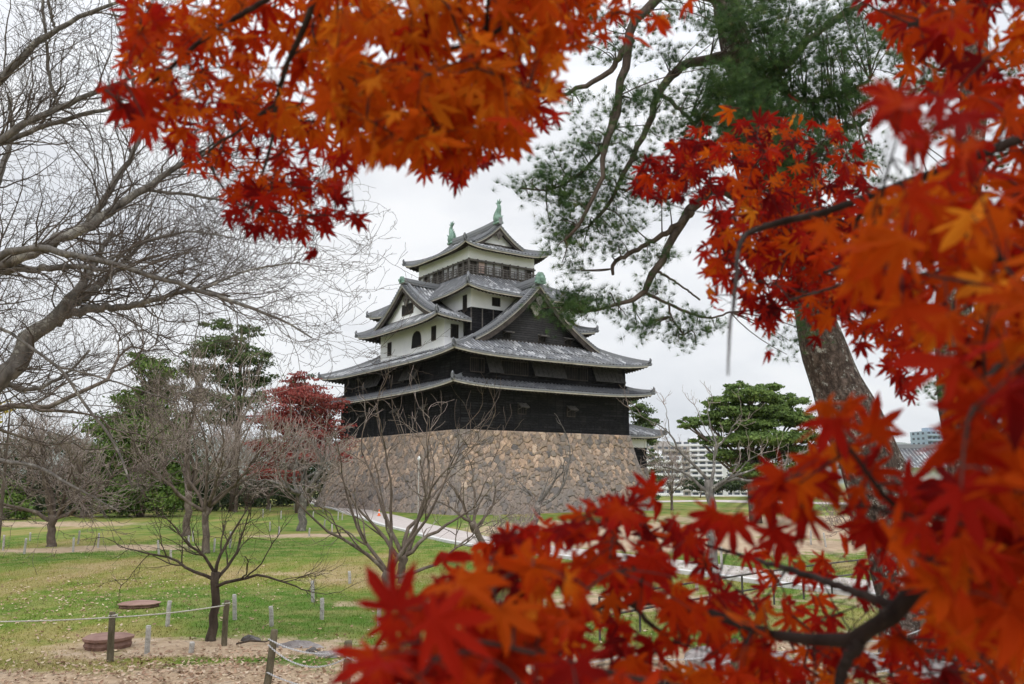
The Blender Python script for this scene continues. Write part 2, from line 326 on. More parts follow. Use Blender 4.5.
def build_ground():
    an = np.concatenate([np.linspace(-180, -50, 30), np.linspace(-48, 48, 330), np.linspace(50, 180, 30)]) * math.pi / 180
    rr = np.concatenate([[0.01, 1, 2, 3, 4, 5, 6, 7, 8, 9, 10, 11], np.geomspace(12, 190, 260), np.geomspace(196, 14000, 60)])
    A, RR = np.meshgrid(an, rr); X = np.sin(A) * RR; Y = np.cos(A) * RR; Z = gz(X, Y)
    d = np.zeros_like(X)
    blobs = []      # bare or sandy patches: (x, y, rx, ry, strength)
    for px, py, rx, ry, s in [(40, 524, 9, 5, .7), (125, 548, 3.8, 2.6, .75), (300, 573, 2.2, 1.4, .5), (325, 580, 2, 1.5, .45), (50, 551, 2.6, 1.8, .85),
                              (215, 647, 3.2, 1.0, .85), (305, 536, 3.5, 2, .8), (560, 535, 5, 10, .95), (610, 530, 9, 12, .95), (780, 530, 13, 8, 1.05), (720, 545, 9, 5, .95), (900, 535, 12, 6, .8), (830, 520, 14, 9, .9),
                              (30, 690, 2.5, 1.1, 1.2), (110, 690, 2.5, 1.0, 1.2), (230, 676, 2.2, 1.2, .85), (330, 672, 2.4, .8, .6), (400, 690, 3.5, 1.4, .9), (600, 680, 3, 1.5, .95), (500, 660, 3, 1.2, .8), (700, 670, 3, 2, .9), (880, 650, 3, 2, .8), (395, 605, 2, 1.0, .6), (640, 600, 5, 2.5, .7), (960, 600, 4, 3, .8),
                              (110, 655, 1.1, .6, .7), (180, 650, 1.6, .6, .7)]:
        g = gnd(px, min(py, 690)); blobs.append((g[0], g[1], rx, ry, s))
    for x, y, rx, ry, s in blobs: d = np.maximum(d, s * np.exp(-(((X - x) / rx) ** 2 + ((Y - y) / ry) ** 2) * .7))
    d = np.maximum(d, .95 * np.clip((13.2 - RR) / 1.2, 0, 1))
    g = lush(X, Y); mb = MB(); mb.grid(np.stack([X, Y, Z], -1), d, np.stack([g, g * 0, g * 0], -1).reshape(-1, 3)); o = mb.build('ground', M['ground'], None, True); tag(o, kind='structure')
    return blobs
BLOBS = build_ground()
def dirt_at(x, y):
    d = np.zeros_like(x)
    for bx, by, rx, ry, s in BLOBS: d = np.maximum(d, s * np.exp(-(((x - bx) / rx) ** 2 + ((y - by) / ry) ** 2) * .7))
    return d

def smooth_path(P, n):
    P = np.asarray(P, float); t = np.concatenate([[0], np.cumsum(np.linalg.norm(np.diff(P, axis=0), axis=1))]); 
    Q = []
    m = np.gradient(P, t, axis=0)
    for q in np.linspace(0, t[-1], n):
        i = min(np.searchsorted(t, q, 'right') - 1, len(t) - 2); h = t[i + 1] - t[i]; s = (q - t[i]) / h
        Q.append((2 * s**3 - 3 * s**2 + 1) * P[i] + (s**3 - 2 * s**2 + s) * h * m[i] + (-2 * s**3 + 3 * s**2) * P[i + 1] + (s**3 - s**2) * h * m[i + 1])
    return np.array(Q)
def ribbon(name, pts, wid, mat, dz, kerb=None):
    C = smooth_path(np.array(pts, float), 140); T = nrm(np.gradient(C, axis=0)); Nn = np.stack([T[:, 1], -T[:, 0]], -1)
    w = np.interp(np.linspace(0, 1, 140), np.linspace(0, 1, len(wid)), wid)
    q = np.linspace(-.5, .5, 9); X = C[:, None, :] + Nn[:, None, :] * (w[:, None] * q[None, :])[..., None]
    Z = gz(X[..., 0], X[..., 1]) + dz
    mb = MB(); mb.grid(np.concatenate([X, Z[..., None]], -1), flip=False); o = tag(mb.build(name, mat), kind='structure')
    if kerb is not None:
        mk = MB(); e = C + Nn * (w * .5)[:, None] * kerb
        e2 = C + Nn * (w * .5 + .32)[:, None] * kerb
        z = gz(e[:, 0], e[:, 1])
        prof = [np.c_[e, z + .0], np.c_[e, z + .12], np.c_[e2, z + .12], np.c_[e2, z - .05]]
        mk.grid(np.stack(prof, 1)); tag(mk.build('kerb', M['kerb']), kind='structure')
g2 = lambda x, y: gnd(x, y)[:2]
ribbon('path', [g2(300, 497.5), g2(340, 507), g2(380, 517), g2(430, 530), g2(480, 541), g2(540, 550), g2(640, 562), g2(760, 575), g2(880, 590), g2(1060, 612)], [5, 4.2, 3.6, 3.2, 3.2, 3.2, 3.2, 3.2, 3.2, 3.2], M['path'], .02, kerb=1)
ribbon('far_path', [g2(640, 502), g2(700, 501), g2(780, 502.5), g2(900, 505), g2(1060, 508)], [9, 9, 8, 8, 8], M['path'], .025)

def hills():
    rng = R(3); mb = MB()
    for dist, hh, seed in ((7800, 390, 1), (9800, 560, 2)):
        a = np.linspace(-60, 60, 260) * math.pi / 180; r2 = R(seed)
        h = sum(np.sin(a * f + r2.uniform(0, 6)) * w for f, w in ((5, .22), (11, .18), (23, .10), (47, .05), (90, .025)))
        h = hh * (.72 + h)
        rows = []
        for k, s in enumerate(np.linspace(0, 1, 9)):
            z = -24 + (h + 24) * np.sin(s * math.pi / 2) * (1 + .05 * np.sin(a * 160 + k * 2)); r = dist + 1500 * s
            rows.append(np.stack([np.sin(a) * r, np.cos(a) * r, z], -1))
        mb.grid(np.array(rows))
    tag(mb.build('hills', M['hill'], None, True), kind='structure')
hills()

def grass():
    rng = R(11); mb = MB(); n = 210000
    d = 13.0 * (46 / 13.0) ** rng.random(n) ; x = (rng.random(n) - .5) * 1.34 * d; y = d
    dm = dirt_at(x, y); keep = (dm + rng.normal(0, .12, n)) < .42; x = x[keep]; y = y[keep]
    z = gz(x, y); C = np.stack([x, y, z - .004], -1); m = len(C)
    a = rng.random(m) * 6.28; X = np.stack([np.cos(a) * .55, np.sin(a) * .55, np.ones(m)], -1); N = np.stack([rng.normal(0, 1, m), -np.ones(m), np.zeros(m)], -1)
    sz = rng.uniform(.025, .062, m) * (1 + .25 * (y > 25))
    mb.leaves(C, X, N, sz, [(-.13, 0, 0), (.13, 0, 0), (0, 1, 0)], [(0, 1, 2)], rng.random(m)); g = np.repeat(lush(x, y), 3); mb.w[-1] = np.stack([g, g * 0, g * 0], -1)
    tag(mb.build('grass', M['grass']), 'short green and straw coloured lawn grass', 'grass', kind='stuff')
grass()
def litter():
    rng = R(12); mb = MB(); cs = []
    for px, py, rx, ry, n in [(60, 600, 2.8, 3.4, 1500), (120, 585, 2, 3, 350), (160, 560, 4, 5, 300), (60, 690, 2.6, 1.3, 1500), (200, 672, 1.5, .9, 900), (240, 668, 1.5, .9, 700), (320, 660, 2.4, 1.4, 500), (600, 676, 3.4, 1.6, 900), (860, 668, 3, 1.6, 1600), (960, 660, 2.4, 1.8, 1500), (130, 640, 2.5, 2, 260), (300, 600, 4, 4, 250)]:
        g = gnd(px, min(py, 684)); cs.append(np.stack([rng.normal(g[0], rx, n), rng.normal(g[1], ry, n)], -1))
    C = np.concatenate(cs); C = C[(C[:, 1] > 9)]; z = gz(C[:, 0], C[:, 1]) + .012 + rng.random(len(C)) * .02; C = np.c_[C, z]; m = len(C)
    a = rng.random(m) * 6.28; X = np.stack([np.cos(a), np.sin(a), rng.normal(0, .3, m)], -1); N = np.stack([rng.normal(0, .4, m), rng.normal(0, .4, m), np.ones(m)], -1)
    mb.leaves(C, X, N, rng.uniform(.028, .055, m), [(-.5, 0, 0), (0, -.9, .1), (.5, 0, 0.1), (0, 1, .25)], [(0, 1, 2, 3)], rng.random(m))
    tag(mb.build('leaf_litter', M['litter']), 'dry fallen leaves scattered over the lawn and gravel', 'fallen leaves', kind='stuff')
litter()

# ------------------------------------------------------------------ the castle keep
hu = math.radians(55.3); OX, OY, OZ = -4.67, 78.0, 7.52
KEEP = empty('castle_keep', (OX, OY, 0), math.pi / 2 - hu)
tag(KEEP, 'black and white multi storey wooden castle keep on a high stone base', 'castle')

def voronoi_face(name, L, H, p0, p1, q0, q1, seed, parent, corner_l=True, corner_r=True, mat=None, cell=.54, step=.08):
    """battered wall: bottom edge p0-p1, top edge q0-q1 (local), slightly concave"""
    rng = R(seed); nx = int(L / step); nz_ = int(H / step)
    gx, gz_ = int(L / cell) + 2, int(H / (cell * .8)) + 2
    sx = (np.arange(gx) + .5) * cell; S = []
    for j in range(gz_):
        for i in range(gx):
            S.append((sx[i] + rng.uniform(-.46, .46) * cell + (j % 2) * cell * .5 - .3, (j + .5 + rng.uniform(-.42, .42)) * cell * .8, rng.uniform(.7, 1.4)))
    S = np.array(S); keep = rng.random(len(S)) > .16; S = S[keep]
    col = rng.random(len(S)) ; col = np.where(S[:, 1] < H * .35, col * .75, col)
    # dressed corner stones
    for side, on in ((0, corner_l), (1, corner_r)):
        if not on: continue
        xs = S[:, 0] if side == 0 else L - S[:, 0]
        k = xs > 1.0; S = S[k]; col = col[k]
        zz = np.arange(.3, H, .6); w = np.where(np.arange(len(zz)) % 2 == 0, .75, .35)
        ex = np.stack([w * .6 if side == 0 else L - w * .6, zz, np.full(len(zz), 1.)], -1); S = np.concatenate([S, ex]); col = np.concatenate([col, rng.uniform(.0, .22, len(zz))])
        w2 = w * 2 + .25; ex = np.stack([w2 if side == 0 else L - w2, zz, np.full(len(zz), 1.)], -1); S = np.concatenate([S, ex]); col = np.concatenate([col, rng.random(len(zz)) * .6])
    u = np.linspace(0, 1, nx); v = np.linspace(0, 1, nz_)
    U_, V_ = np.meshgrid(u, v); X = U_ * L; Z = V_ * H
    wob = .07 * np.sin(X * 5 + Z * 3) + .05 * np.sin(Z * 9 - X * 4)
    X2 = (X + wob).ravel(); Z2 = (Z + wob * .6).ravel()
    AS = rng.uniform(.7, 1.35, len(S)); WT = rng.uniform(0, .16, len(S))
    d1 = np.full(len(X2), 9.); d2 = d1.copy(); i1 = np.zeros(len(X2), int)
    for k in range(len(S)):
        m = np.abs(X2 - S[k, 0]) < 2.2; 
        idx = np.nonzero(m)[0]; dx = X2[idx] - S[k, 0]; dz = (Z2[idx] - S[k, 1]) * S[k, 2]; d = np.hypot(dx * AS[k], dz) - WT[k]
        b = d < d1[idx]; bi = idx[b]; d2[bi] = d1[bi]; d1[bi] = d[b]; i1[bi] = k
        c = (~b) & (d < d2[idx]); ci = idx[c]; d2[ci] = d[c]
    e = np.clip((d2 - d1) / .12, 0, 1).reshape(X.shape)
    rel = e ** .5
    p0, p1, q0, q1 = map(np.array, (p0, p1, q0, q1)); b = p0 + (p1 - p0) * U_[..., None]; t = q0 + (q1 - q0) * U_[..., None]
    zc = V_ ** 1.0; hor = 1 - (1 - V_) ** 1.35       # lower part flares out
    P = b * (1 - hor)[..., None] + t * hor[..., None]; P[..., 2] = (b[..., 2] * (1 - zc) + t[..., 2] * zc)
    n = np.cross(p1 - p0, q0 - p0); n = n / np.linalg.norm(n)
    bulge = R(seed + 5).uniform(-.07, .08, len(S))[i1].reshape(X.shape)
    edge = np.minimum(1, np.minimum(U_, 1 - U_) * L / .25) * np.minimum(1, (1 - V_) * H / .15)
    P = P + n * ((rel * .13 - .07 + bulge) * edge)[..., None]
    mb = MB(); mb.grid(P, col[i1].reshape(X.shape), np.stack([X, Z, e], -1).reshape(-1, 3), flip=False)
    return mb
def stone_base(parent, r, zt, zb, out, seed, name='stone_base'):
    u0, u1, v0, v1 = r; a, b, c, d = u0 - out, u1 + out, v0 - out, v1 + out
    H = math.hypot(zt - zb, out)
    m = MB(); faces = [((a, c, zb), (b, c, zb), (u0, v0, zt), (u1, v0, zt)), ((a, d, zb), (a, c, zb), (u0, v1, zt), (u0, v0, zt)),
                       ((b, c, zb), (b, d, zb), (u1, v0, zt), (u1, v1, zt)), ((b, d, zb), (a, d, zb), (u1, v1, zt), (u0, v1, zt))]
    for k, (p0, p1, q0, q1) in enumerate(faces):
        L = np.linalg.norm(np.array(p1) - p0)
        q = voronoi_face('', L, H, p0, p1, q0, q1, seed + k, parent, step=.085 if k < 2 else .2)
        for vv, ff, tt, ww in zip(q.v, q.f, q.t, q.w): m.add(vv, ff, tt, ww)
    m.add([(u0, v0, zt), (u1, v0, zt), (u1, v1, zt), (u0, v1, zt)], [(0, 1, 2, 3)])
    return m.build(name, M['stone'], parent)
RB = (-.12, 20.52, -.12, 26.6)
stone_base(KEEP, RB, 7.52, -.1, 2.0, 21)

def wall_box(name, r, z0, z1, mat, parent, dents=None):
    u0, u1, v0, v1 = r; mb = MB()
    for (a, b) in (((u0, v0), (u1, v0)), ((u1, v0), (u1, v1)), ((u1, v1), (u0, v1)), ((u0, v1), (u0, v0))):
        L = math.hypot(b[0] - a[0], b[1] - a[1])
        mb.add([(*a, z0), (*b, z0), (*b, z1), (*a, z1)], [(0, 1, 2, 3)], .5, [(0, z0, 0), (L, z0, 0), (L, z1, 0), (0, z1, 0)])
    mb.add([(u0, v0, z1), (u1, v0, z1), (u1, v1, z1), (u0, v1, z1)], [(0, 1, 2, 3)])
    mb.add([(u0, v0, z0), (u1, v0, z0), (u1, v1, z0), (u0, v1, z0)], [(3, 2, 1, 0)])
    return mb.build(name, mat, parent)
def battens(r, z0, z1, parent, pitch=1.0, w=.07, d=.035, mat=None, name='battens', sides=(0, 1)):
    u0, u1, v0, v1 = r; mb = MB(); rng = R(5)
    for x in np.arange(u0 + .0, u1, pitch): 
        mb.box((x - w / 2, v0 - d, z0), (x + w / 2, v0 + .02, z1))
    for y in np.arange(v0 + .0, v1, pitch): mb.box((u0 - d, y - w / 2, z0), (u0 + .02, y + w / 2, z1))
    return mb.build(name, mat or M['boards'], parent)

PROF = lambda t: .8 * t + .2 * t * t
def ring(o, z0, i, z1, lift, wall, parent, name='roof', prof=PROF, skip=None, sides='fbLR', pitch=.44, lip=.34, rname='hip_ridge'):
    """hipped skirt roof between the outer rectangle o at z0 and the inner rectangle i at z1"""
    def zat(t, rel): return z0 + (z1 - z0) * prof(t) + lift * (1 - t) ** 1.6 * np.abs(rel) ** 4.5
    tile, crm, sof, raf = MB(), MB(), MB(), MB()
    u0, u1, v0, v1 = o; a0, a1, b0, b1 = i
    side_def = {'f': (u0, u1, a0, a1, v0, b0, lambda x, y: (x, y), wall[2]), 'b': (u0, u1, a0, a1, v1, b1, lambda x, y: (x, y), wall[3]),
                'L': (v0, v1, b0, b1, u0, a0, lambda x, y: (y, x), wall[0]), 'R': (v0, v1, b0, b1, u1, a1, lambda x, y: (y, x), wall[1])}
    for sd in sides:
        e0, e1, i0, i1, d0, d1, mp_, wl = side_def[sd]
        n = int((e1 - e0) / pitch); xs = np.linspace(e0, e1, n * 6 + 1)
        tm = np.minimum(1, np.minimum((xs - e0) / max(i0 - e0, 1e-6), (e1 - xs) / max(e1 - i1, 1e-6))); tm = np.maximum(tm, 0)
        T = tm[:, None] * np.linspace(0, 1, 9)[None, :]
        lo = e0 + (i0 - e0) * T; hi = e1 + (i1 - e1) * T; mid = (lo + hi) / 2; rel = (xs[:, None] - mid) / ((hi - lo) / 2)
        Z = zat(T, rel) + 0.16 * np.maximum(0, np.cos(2 * math.pi * (xs - e0) / (e1 - e0) * n))[:, None] ** .6
        D = d0 + (d1 - d0) * T; Xg = np.broadcast_to(xs[:, None], D.shape); A, B = mp_(Xg, D)
        P = np.stack([A, B, Z], -1); sl = math.hypot(d1 - d0, z1 - z0); uv = np.stack([Xg, T * sl, np.zeros_like(T)], -1)
        segs = [np.ones(len(xs), bool)] if skip is None or sd in 'LR' else [xs <= skip[0], xs >= skip[1]]
        for sg in segs:
            if sg.sum() < 2: continue
            tile.grid(P[sg], .5, uv[sg].reshape(-1, 3))
            x = xs[sg][::3]; rl = (x - (e0 + e1) / 2) / ((e1 - e0) / 2); z = zat(0, rl); inw = np.sign(d1 - d0)
            def line(off, dz): 
                aa, bb = mp_(np.clip(x, e0 + off, e1 - off), np.full(len(x), d0 + inw * off)); return np.stack([aa, bb, z + dz], -1)
            tile.grid(np.stack([line(0, .05), line(0, -.10), line(.05, -.10)], 1))
            crm.grid(np.stack([line(.05, -.09), line(.04, -.23), line(.14, -.23)], 1))
            # soffit up to the wall
            tw = (wl - d0) / (d1 - d0); Ts = np.minimum(tm[sg][::3][:, None], tw) * np.linspace(0, 1, 4)[None]
            lo2 = e0 + (i0 - e0) * Ts; hi2 = e1 + (i1 - e1) * Ts; rl2 = (x[:, None] - (lo2 + hi2) / 2) / ((hi2 - lo2) / 2)
            aa, bb = mp_(np.broadcast_to(x[:, None], Ts.shape), d0 + (d1 - d0) * Ts + inw * .1); sof.grid(np.stack([aa, bb, zat(Ts, rl2) - .21], -1))
            for xr in np.arange(x[0] + .2, x[-1] - .1, .42):
                rl3 = (xr - (e0 + e1) / 2) / ((e1 - e0) / 2); tmx = min(1, (xr - e0) / max(i0 - e0, 1e-6), (e1 - xr) / max(e1 - i1, 1e-6)); te = min(tw, max(tmx, .0))
                if te < .05: continue
                s_ = inw * .18; pa = mp_(xr, d0 + s_); pb = mp_(xr, d0 + (d1 - d0) * te)
                lo3 = e0 + (i0 - e0) * te; hi3 = e1 + (i1 - e1) * te; r3 = (xr - (lo3 + hi3) / 2) / ((hi3 - lo3) / 2)
                raf.bar((*pa, zat(0, rl3) - .30), (*pb, zat(te, r3) - .30), .13, .16)
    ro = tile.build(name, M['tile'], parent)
    crm.build('eave_trim', M['cream'], ro); sof.build('soffit', M['wood'], ro); raf.build('rafters', M['wood'], ro)
    # hip ridges and their end ornaments
    for (cu, cv, iu, iv) in ((u0, v0, a0, b0), (u1, v0, a1, b0), (u0, v1, a0, b1), (u1, v1, a1, b1)):
        hp = MB(); on = MB(); t = np.linspace(0, 1, 10); P = np.stack([cu + (iu - cu) * t, cv + (iv - cv) * t, zat(t, 1.) + .10], -1)
        for q in range(9):
            hp.bar(P[q], P[q + 1] + (P[q + 1] - P[q]) * .03, .26, .26); hp.bar(P[q] + [0, 0, .2], P[q + 1] + [0, 0, .2] + (P[q + 1] - P[q]) * .03, .17, .16)
        d = nrm(np.array([cu - iu, cv - iv, 0.])); p = P[0]
        on.tubes(np.array([p + d * -.15 + [0, 0, .0], p + d * .10 + [0, 0, .16], p + d * .18 + [0, 0, .38], p + d * .12 + [0, 0, .56]]), np.array([.2, .2, .13, .05]), 6)
        on.tubes(np.array([p + [0, 0, -.1] - d * .1, p + d * .2 + [0, 0, -.1], p + d * .3 + [0, 0, .0]]), np.array([.16, .17, .08]), 6)
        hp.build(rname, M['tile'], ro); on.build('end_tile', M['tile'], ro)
    return ro
GP = lambda t: .60 * t + .40 * t * t
def gable(axis, c, half, a0, a1, zf, zr, parent, gwall, board=.5, name='roof', inset=.9, gp=GP, ends=(True, True), pitch=.44, rid=(.45, .7), foot=0.):
    """gable roof, ridge along axis ('u'/'v') at cross position c; feet at c±half"""
    mp_ = (lambda a, s, z: (a, s, z)) if axis == 'u' else (lambda a, s, z: (s, a, z))
    st = lambda a, s, z: np.stack([a, s, z], -1) if axis == 'u' else np.stack([s, a, z], -1)
    tile = MB(); crms = [MB(), MB()]; brds = [MB(), MB()]; gws = [MB(), MB()]
    n = int((a1 - a0) / pitch); xs = np.linspace(a0, a1, n * 6 + 1); t = np.linspace(0, 1, 17)
    rib = 0.16 * np.maximum(0, np.cos(2 * math.pi * (xs - a0) / (a1 - a0) * n)) ** .6
    sl = math.hypot(half, zr - zf)
    for sg in (-1, 1):
        s = c + sg * half * (1 - t); Z = zf + (zr - zf) * gp(t)
        A = np.broadcast_to(xs[:, None], (len(xs), 17)); S = np.broadcast_to(s, A.shape); ZZ = Z[None] + rib[:, None]
        tile.grid(st(A, S, ZZ), .5, np.stack([A, np.broadcast_to(t * sl, A.shape), 0 * A], -1).reshape(-1, 3))
        for k, ae in enumerate((a0, a1)):
            if not ends[k]: continue
            iw = 1 if k == 0 else -1; crm = crms[k]; brd = brds[k]
            f = lambda off, dz: st(np.full(17, ae + iw * off), s, Z + dz)
            tile.grid(np.stack([f(0, .08), f(0, -.10), f(.05, -.10)], 1))
            crm.grid(np.stack([f(.05, -.08), f(.04, -.22), f(.22, -.22)], 1))
            brd.grid(np.stack([f(.13, -.2), f(.13, -.2 - board), f(.27, -.2 - board), f(.27, -.2)], 1))
            sof = np.stack([f(.2, -.2), f(inset + .1, -.2)], 1); brd.grid(sof)
            # descending ridge just inside the verge, with round cross tiles along the edge
            for q in range(16):
                p = np.array(mp_(ae + iw * .75, s[q], Z[q] + .16)); r_ = np.array(mp_(ae + iw * .75, s[q + 1], Z[q + 1] + .16)); tile.bar(p, r_, .3, .26); tile.bar(p + [0, 0, .16], r_ + [0, 0, .16], .18, .14)
            for q in np.linspace(0.01, .99, int(sl / .34)):
                ss = c + sg * half * (1 - q); zz = zf + (zr - zf) * gp(q) + .1
                tile.tubes(np.array([mp_(ae + iw * -.04, ss, zz), mp_(ae + iw * .32, ss, zz), mp_(ae + iw * .6, ss, zz)]), np.array([.085, .085, .085]), 6)
    for k, ae in enumerate((a0, a1)):
        if not ends[k]: continue
        iw = 1 if k == 0 else -1; gw = gws[k]; brd = brds[k]; s = np.linspace(c - half, c + half, 41); tt = 1 - np.abs(s - c) / half; Z = zf + (zr - zf) * gp(tt)
        lo = np.full(41, zf - .05 + foot); a = np.full(41, ae + iw * inset)
        P = np.stack([st(a, s, np.minimum(lo, Z - .3)), st(a, s, Z - .24)], 1)
        gw.grid(P, .5, np.stack([np.stack([s, lo], -1), np.stack([s, Z], -1)], 1).reshape(-1, 2) @ np.array([[1, 0, 0], [0, 1, 0]]))
        b = np.array([mp_(ae + iw * (inset - .06), c - half * .92, zf + .12 + foot), mp_(ae + iw * (inset - .06), c + half * .92, zf + .12 + foot)]); brd.bar(b[0], b[1], .16, .22)
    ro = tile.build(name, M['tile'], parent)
    for crm in crms: crm.build('verge_trim', M['cream'], ro)
    for brd in brds: brd.build('bargeboard', M['wood'], ro)
    go = [gw.build('gable_wall', gwall, parent) for gw in gws][0]
    rd = MB(); q = np.linspace(a0 - .05, a1 + .05, 22); up = .22 * np.abs((q - (a0 + a1) / 2) / ((a1 - a0) / 2)) ** 3
    for k in range(21):
        p = np.array(mp_(q[k], c, zr + up[k] + rid[1] / 2 - .05)); r_ = np.array(mp_(q[k + 1], c, zr + up[k + 1] + rid[1] / 2 - .05)); rd.bar(p, r_, rid[0], rid[1])
        rd.bar(p + [0, 0, rid[1] / 2 + .06], r_ + [0, 0, rid[1] / 2 + .06], rid[0] * .6, .16)
        for h in (-.18, .05): rd.bar(p + [0, 0, h], r_ + [0, 0, h], rid[0] + .1, .05)
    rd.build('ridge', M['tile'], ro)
    return ro, go
def window(r, parent, plane, z0, z1, frame=.09, mat=None, arch=False, name='window', out=.03):
    """plane=('f', v) faces -v spanning u r[0]..r[1]; ('L', u) faces -u"""
    d = plane[1]; mp_ = (lambda x, y, z: (x, y, z)) if plane[0] == 'f' else (lambda x, y, z: (y, x, z))
    def bx(mb, x0, x1, y0, y1, a, b): 
        p = mp_(x0, y0, a); q = mp_(x1, y1, b); mb.box(np.minimum(p, q), np.maximum(p, q))
    fr = MB()
    if not arch:
        for (x0, x1, a, b) in ((r[0] - frame, r[0], z0 - frame, z1 + frame), (r[1], r[1] + frame, z0 - frame, z1 + frame), (r[0], r[1], z1, z1 + frame), (r[0], r[1], z0 - frame, z0)):
            bx(fr, x0, x1, d - out - .04, d + .05, a, b)
        for x in np.arange(r[0] + .18, r[1] - .05, .2): bx(fr, x - .02, x + .02, d - out, d - .005, z0, z1)
        pn = MB(); bx(pn, r[0], r[1], d - .012, d + .08, z0, z1)
    else:   # bell shaped cusped window
        c = (r[0] + r[1]) / 2; h = (r[1] - r[0]) / 2; pn = MB()
        def outline(e):
            zz = np.linspace(0, 1, 14); w = (h + e) * (1.12 - .22 * zz) * np.sqrt(np.clip(1 - np.clip((zz - .55) / .45, 0, 1) ** 2.2, 0, 1)); Zv = z0 - e * .3 + (z1 - z0 + e * 1.3) * zz
            return [(c - a, b) for a, b in zip(w, Zv)] + [(c + a, b) for a, b in zip(w[::-1], Zv[::-1])]
        for mb_, e, o_ in ((fr, .12, .03), (pn, 0, .05)):
            P = outline(e); nP = len(P); V = [mp_(x, d - o_, z) for x, z in P] + [mp_(x, d + .05, z) for x, z in P]
            mb_.add(V, [list(range(nP))]); mb_.add(V, [(k, (k + 1) % nP, (k + 1) % nP + nP, k + nP) for k in range(nP)])
    w = fr.build(name, mat or M['wood'], parent); pn.build('opening', M['dark'], w); return w
def hood(r, parent, plane, z1, drop, out, thick=.06, smat='wood'):
    """top-hung shutter propped open"""
    d = plane[1]; mp_ = (lambda x, y, z: (x, y, z)) if plane[0] == 'f' else (lambda x, y, z: (y, x, z))
    v = [mp_(r[0], d - .01, z1), mp_(r[1], d - .01, z1), mp_(r[1], d - out, z1 - drop), mp_(r[0], d - out, z1 - drop)]
    up = np.array([0, 0, thick]); V = [np.array(q) for q in v] + [np.array(q) + up for q in v]
    mb = MB(); mb.hexa(V); 
    for x in np.linspace(r[0] + .05, r[1] - .05, max(3, int((r[1] - r[0]) / .45))):
        a = np.array(mp_(x, d - .01, z1 + thick + .015)); b = np.array(mp_(x, d - out, z1 - drop + thick + .015)); mb.bar(a, b, .06, .05)
    for x in (r[0] + .1, r[1] - .1): mb.bar(mp_(x, d, z1 - drop - .15), mp_(x, d - out + .04, z1 - drop), .04, .04)
    return mb.build('shutter', M[smat], parent)

# first storey
W1 = (0, 20.4, 0, 26.4)
wall_box('wall', W1, 7.50, 12.6, M['boards'], KEEP); battens(W1, 7.5, 11.9, KEEP, .985)
R1i = (.25, 20.15, .25, 26.15)
ring((-2.0, 21.9, -2.0, 28.4), 11.38, R1i, 12.3, .42, W1, KEEP)
for a, b in ((6.3, 7.3), (12.2, 13.25)):
    window((a + .1, b - .1), KEEP, ('f', 0), 9.2, 9.95); hood((a, b), KEEP, ('f', 0), 10.15, .42, .62, smat='greywood')
for a in (6.0, 12.0, 19.0):
    window((a, a + .9), KEEP, ('L', 0), 9.2, 9.95); hood((a - .1, a + 1.), KEEP, ('L', 0), 10.15, .42, .62, smat='greywood')
# second storey
W2 = (.2, 20.2, .2, 26.2)
wall_box('wall', W2, 12.1, 15.4, M['boards'], KEEP); battens(W2, 12.6, 15.0, KEEP, .985)
for a, b in ((1.2, 2.6), (4.6, 7.6), (12.2, 15.0)): window((a, b), KEEP, ('f', .2), 12.9, 14.1)
for a, b in ((8.0, 11.9), (15.6, 19.6), (2.8, 4.4)): hood((a, b), KEEP, ('f', .2), 14.35, 1.55, .75, smat='shutterwood')
for a, b in ((11.5, 14.0), (20.5, 23.0)): window((a, b), KEEP, ('L', .2), 12.9, 14.1)
for a, b in ((7.6, 11.2), (16.0, 20.0)): hood((a, b), KEEP, ('L', .2), 14.35, 1.55, .75, smat='shutterwood')
R2i = (2.6, 17.8, 2.1, 24.3)
ring((-1.8, 21.7, -1.8, 28.6), 14.32, R2i, 16.4, .48, W2, KEEP)
g2r, g2w = gable('v', 10.05, 7.65, 1.25, 25.15, 16.25, 22.3, KEEP, M['gboards'], board=.62, inset=1.1, foot=.1)
tag(g2w, 'black boarded gable with a carved pendant and three small hooded vents')
for a in (6.3, 10.6, 13.9):
    window((a, a + .7), KEEP, ('f', 2.35), 16.75, 17.25); hood((a - .15, a + .95), KEEP, ('f', 2.35), 17.42, .18, .6, smat='greywood')
# carved pendant under the gable apex
def pendant(axis, c, a, z, s, parent, mat):
    mp_ = (lambda p, q, r: (p, q, r)) if axis == 'u' else (lambda p, q, r: (q, p, r))
    pr = [(0, 0), (.28, -.05), (.62, -.35), (.80, -.75), (.62, -.95), (.55, -.85), (.5, -1.15), (.28, -1.5), (0, -1.75)]
    P = pr + [(-x, y) for x, y in pr[-2:0:-1]]; n = len(P); mb = MB()
    V = [mp_(a - .1, c + x * s, z + y * s) for x, y in P] + [mp_(a + .04, c + x * s, z + y * s) for x, y in P]
    mb.add(V, [list(range(n))]); mb.add(V, [(k, (k + 1) % n, (k + 1) % n + n, k + n) for k in range(n)])
    th = np.linspace(0, 6.28, 9); mb.tubes(np.array([mp_(a - .16, c + .2 * s * math.cos(q), z - .7 * s + .2 * s * math.sin(q)) for q in th]), np.full(9, .05 * s), 5)
    return mb.build('gable_pendant', mat, parent)
pendant('v', 10.05, 1.5, 21.2, .6, KEEP, M['greywood'])
pendant('v', 10.05, 2.1, 20.7, .85, KEEP, M['pendant'])
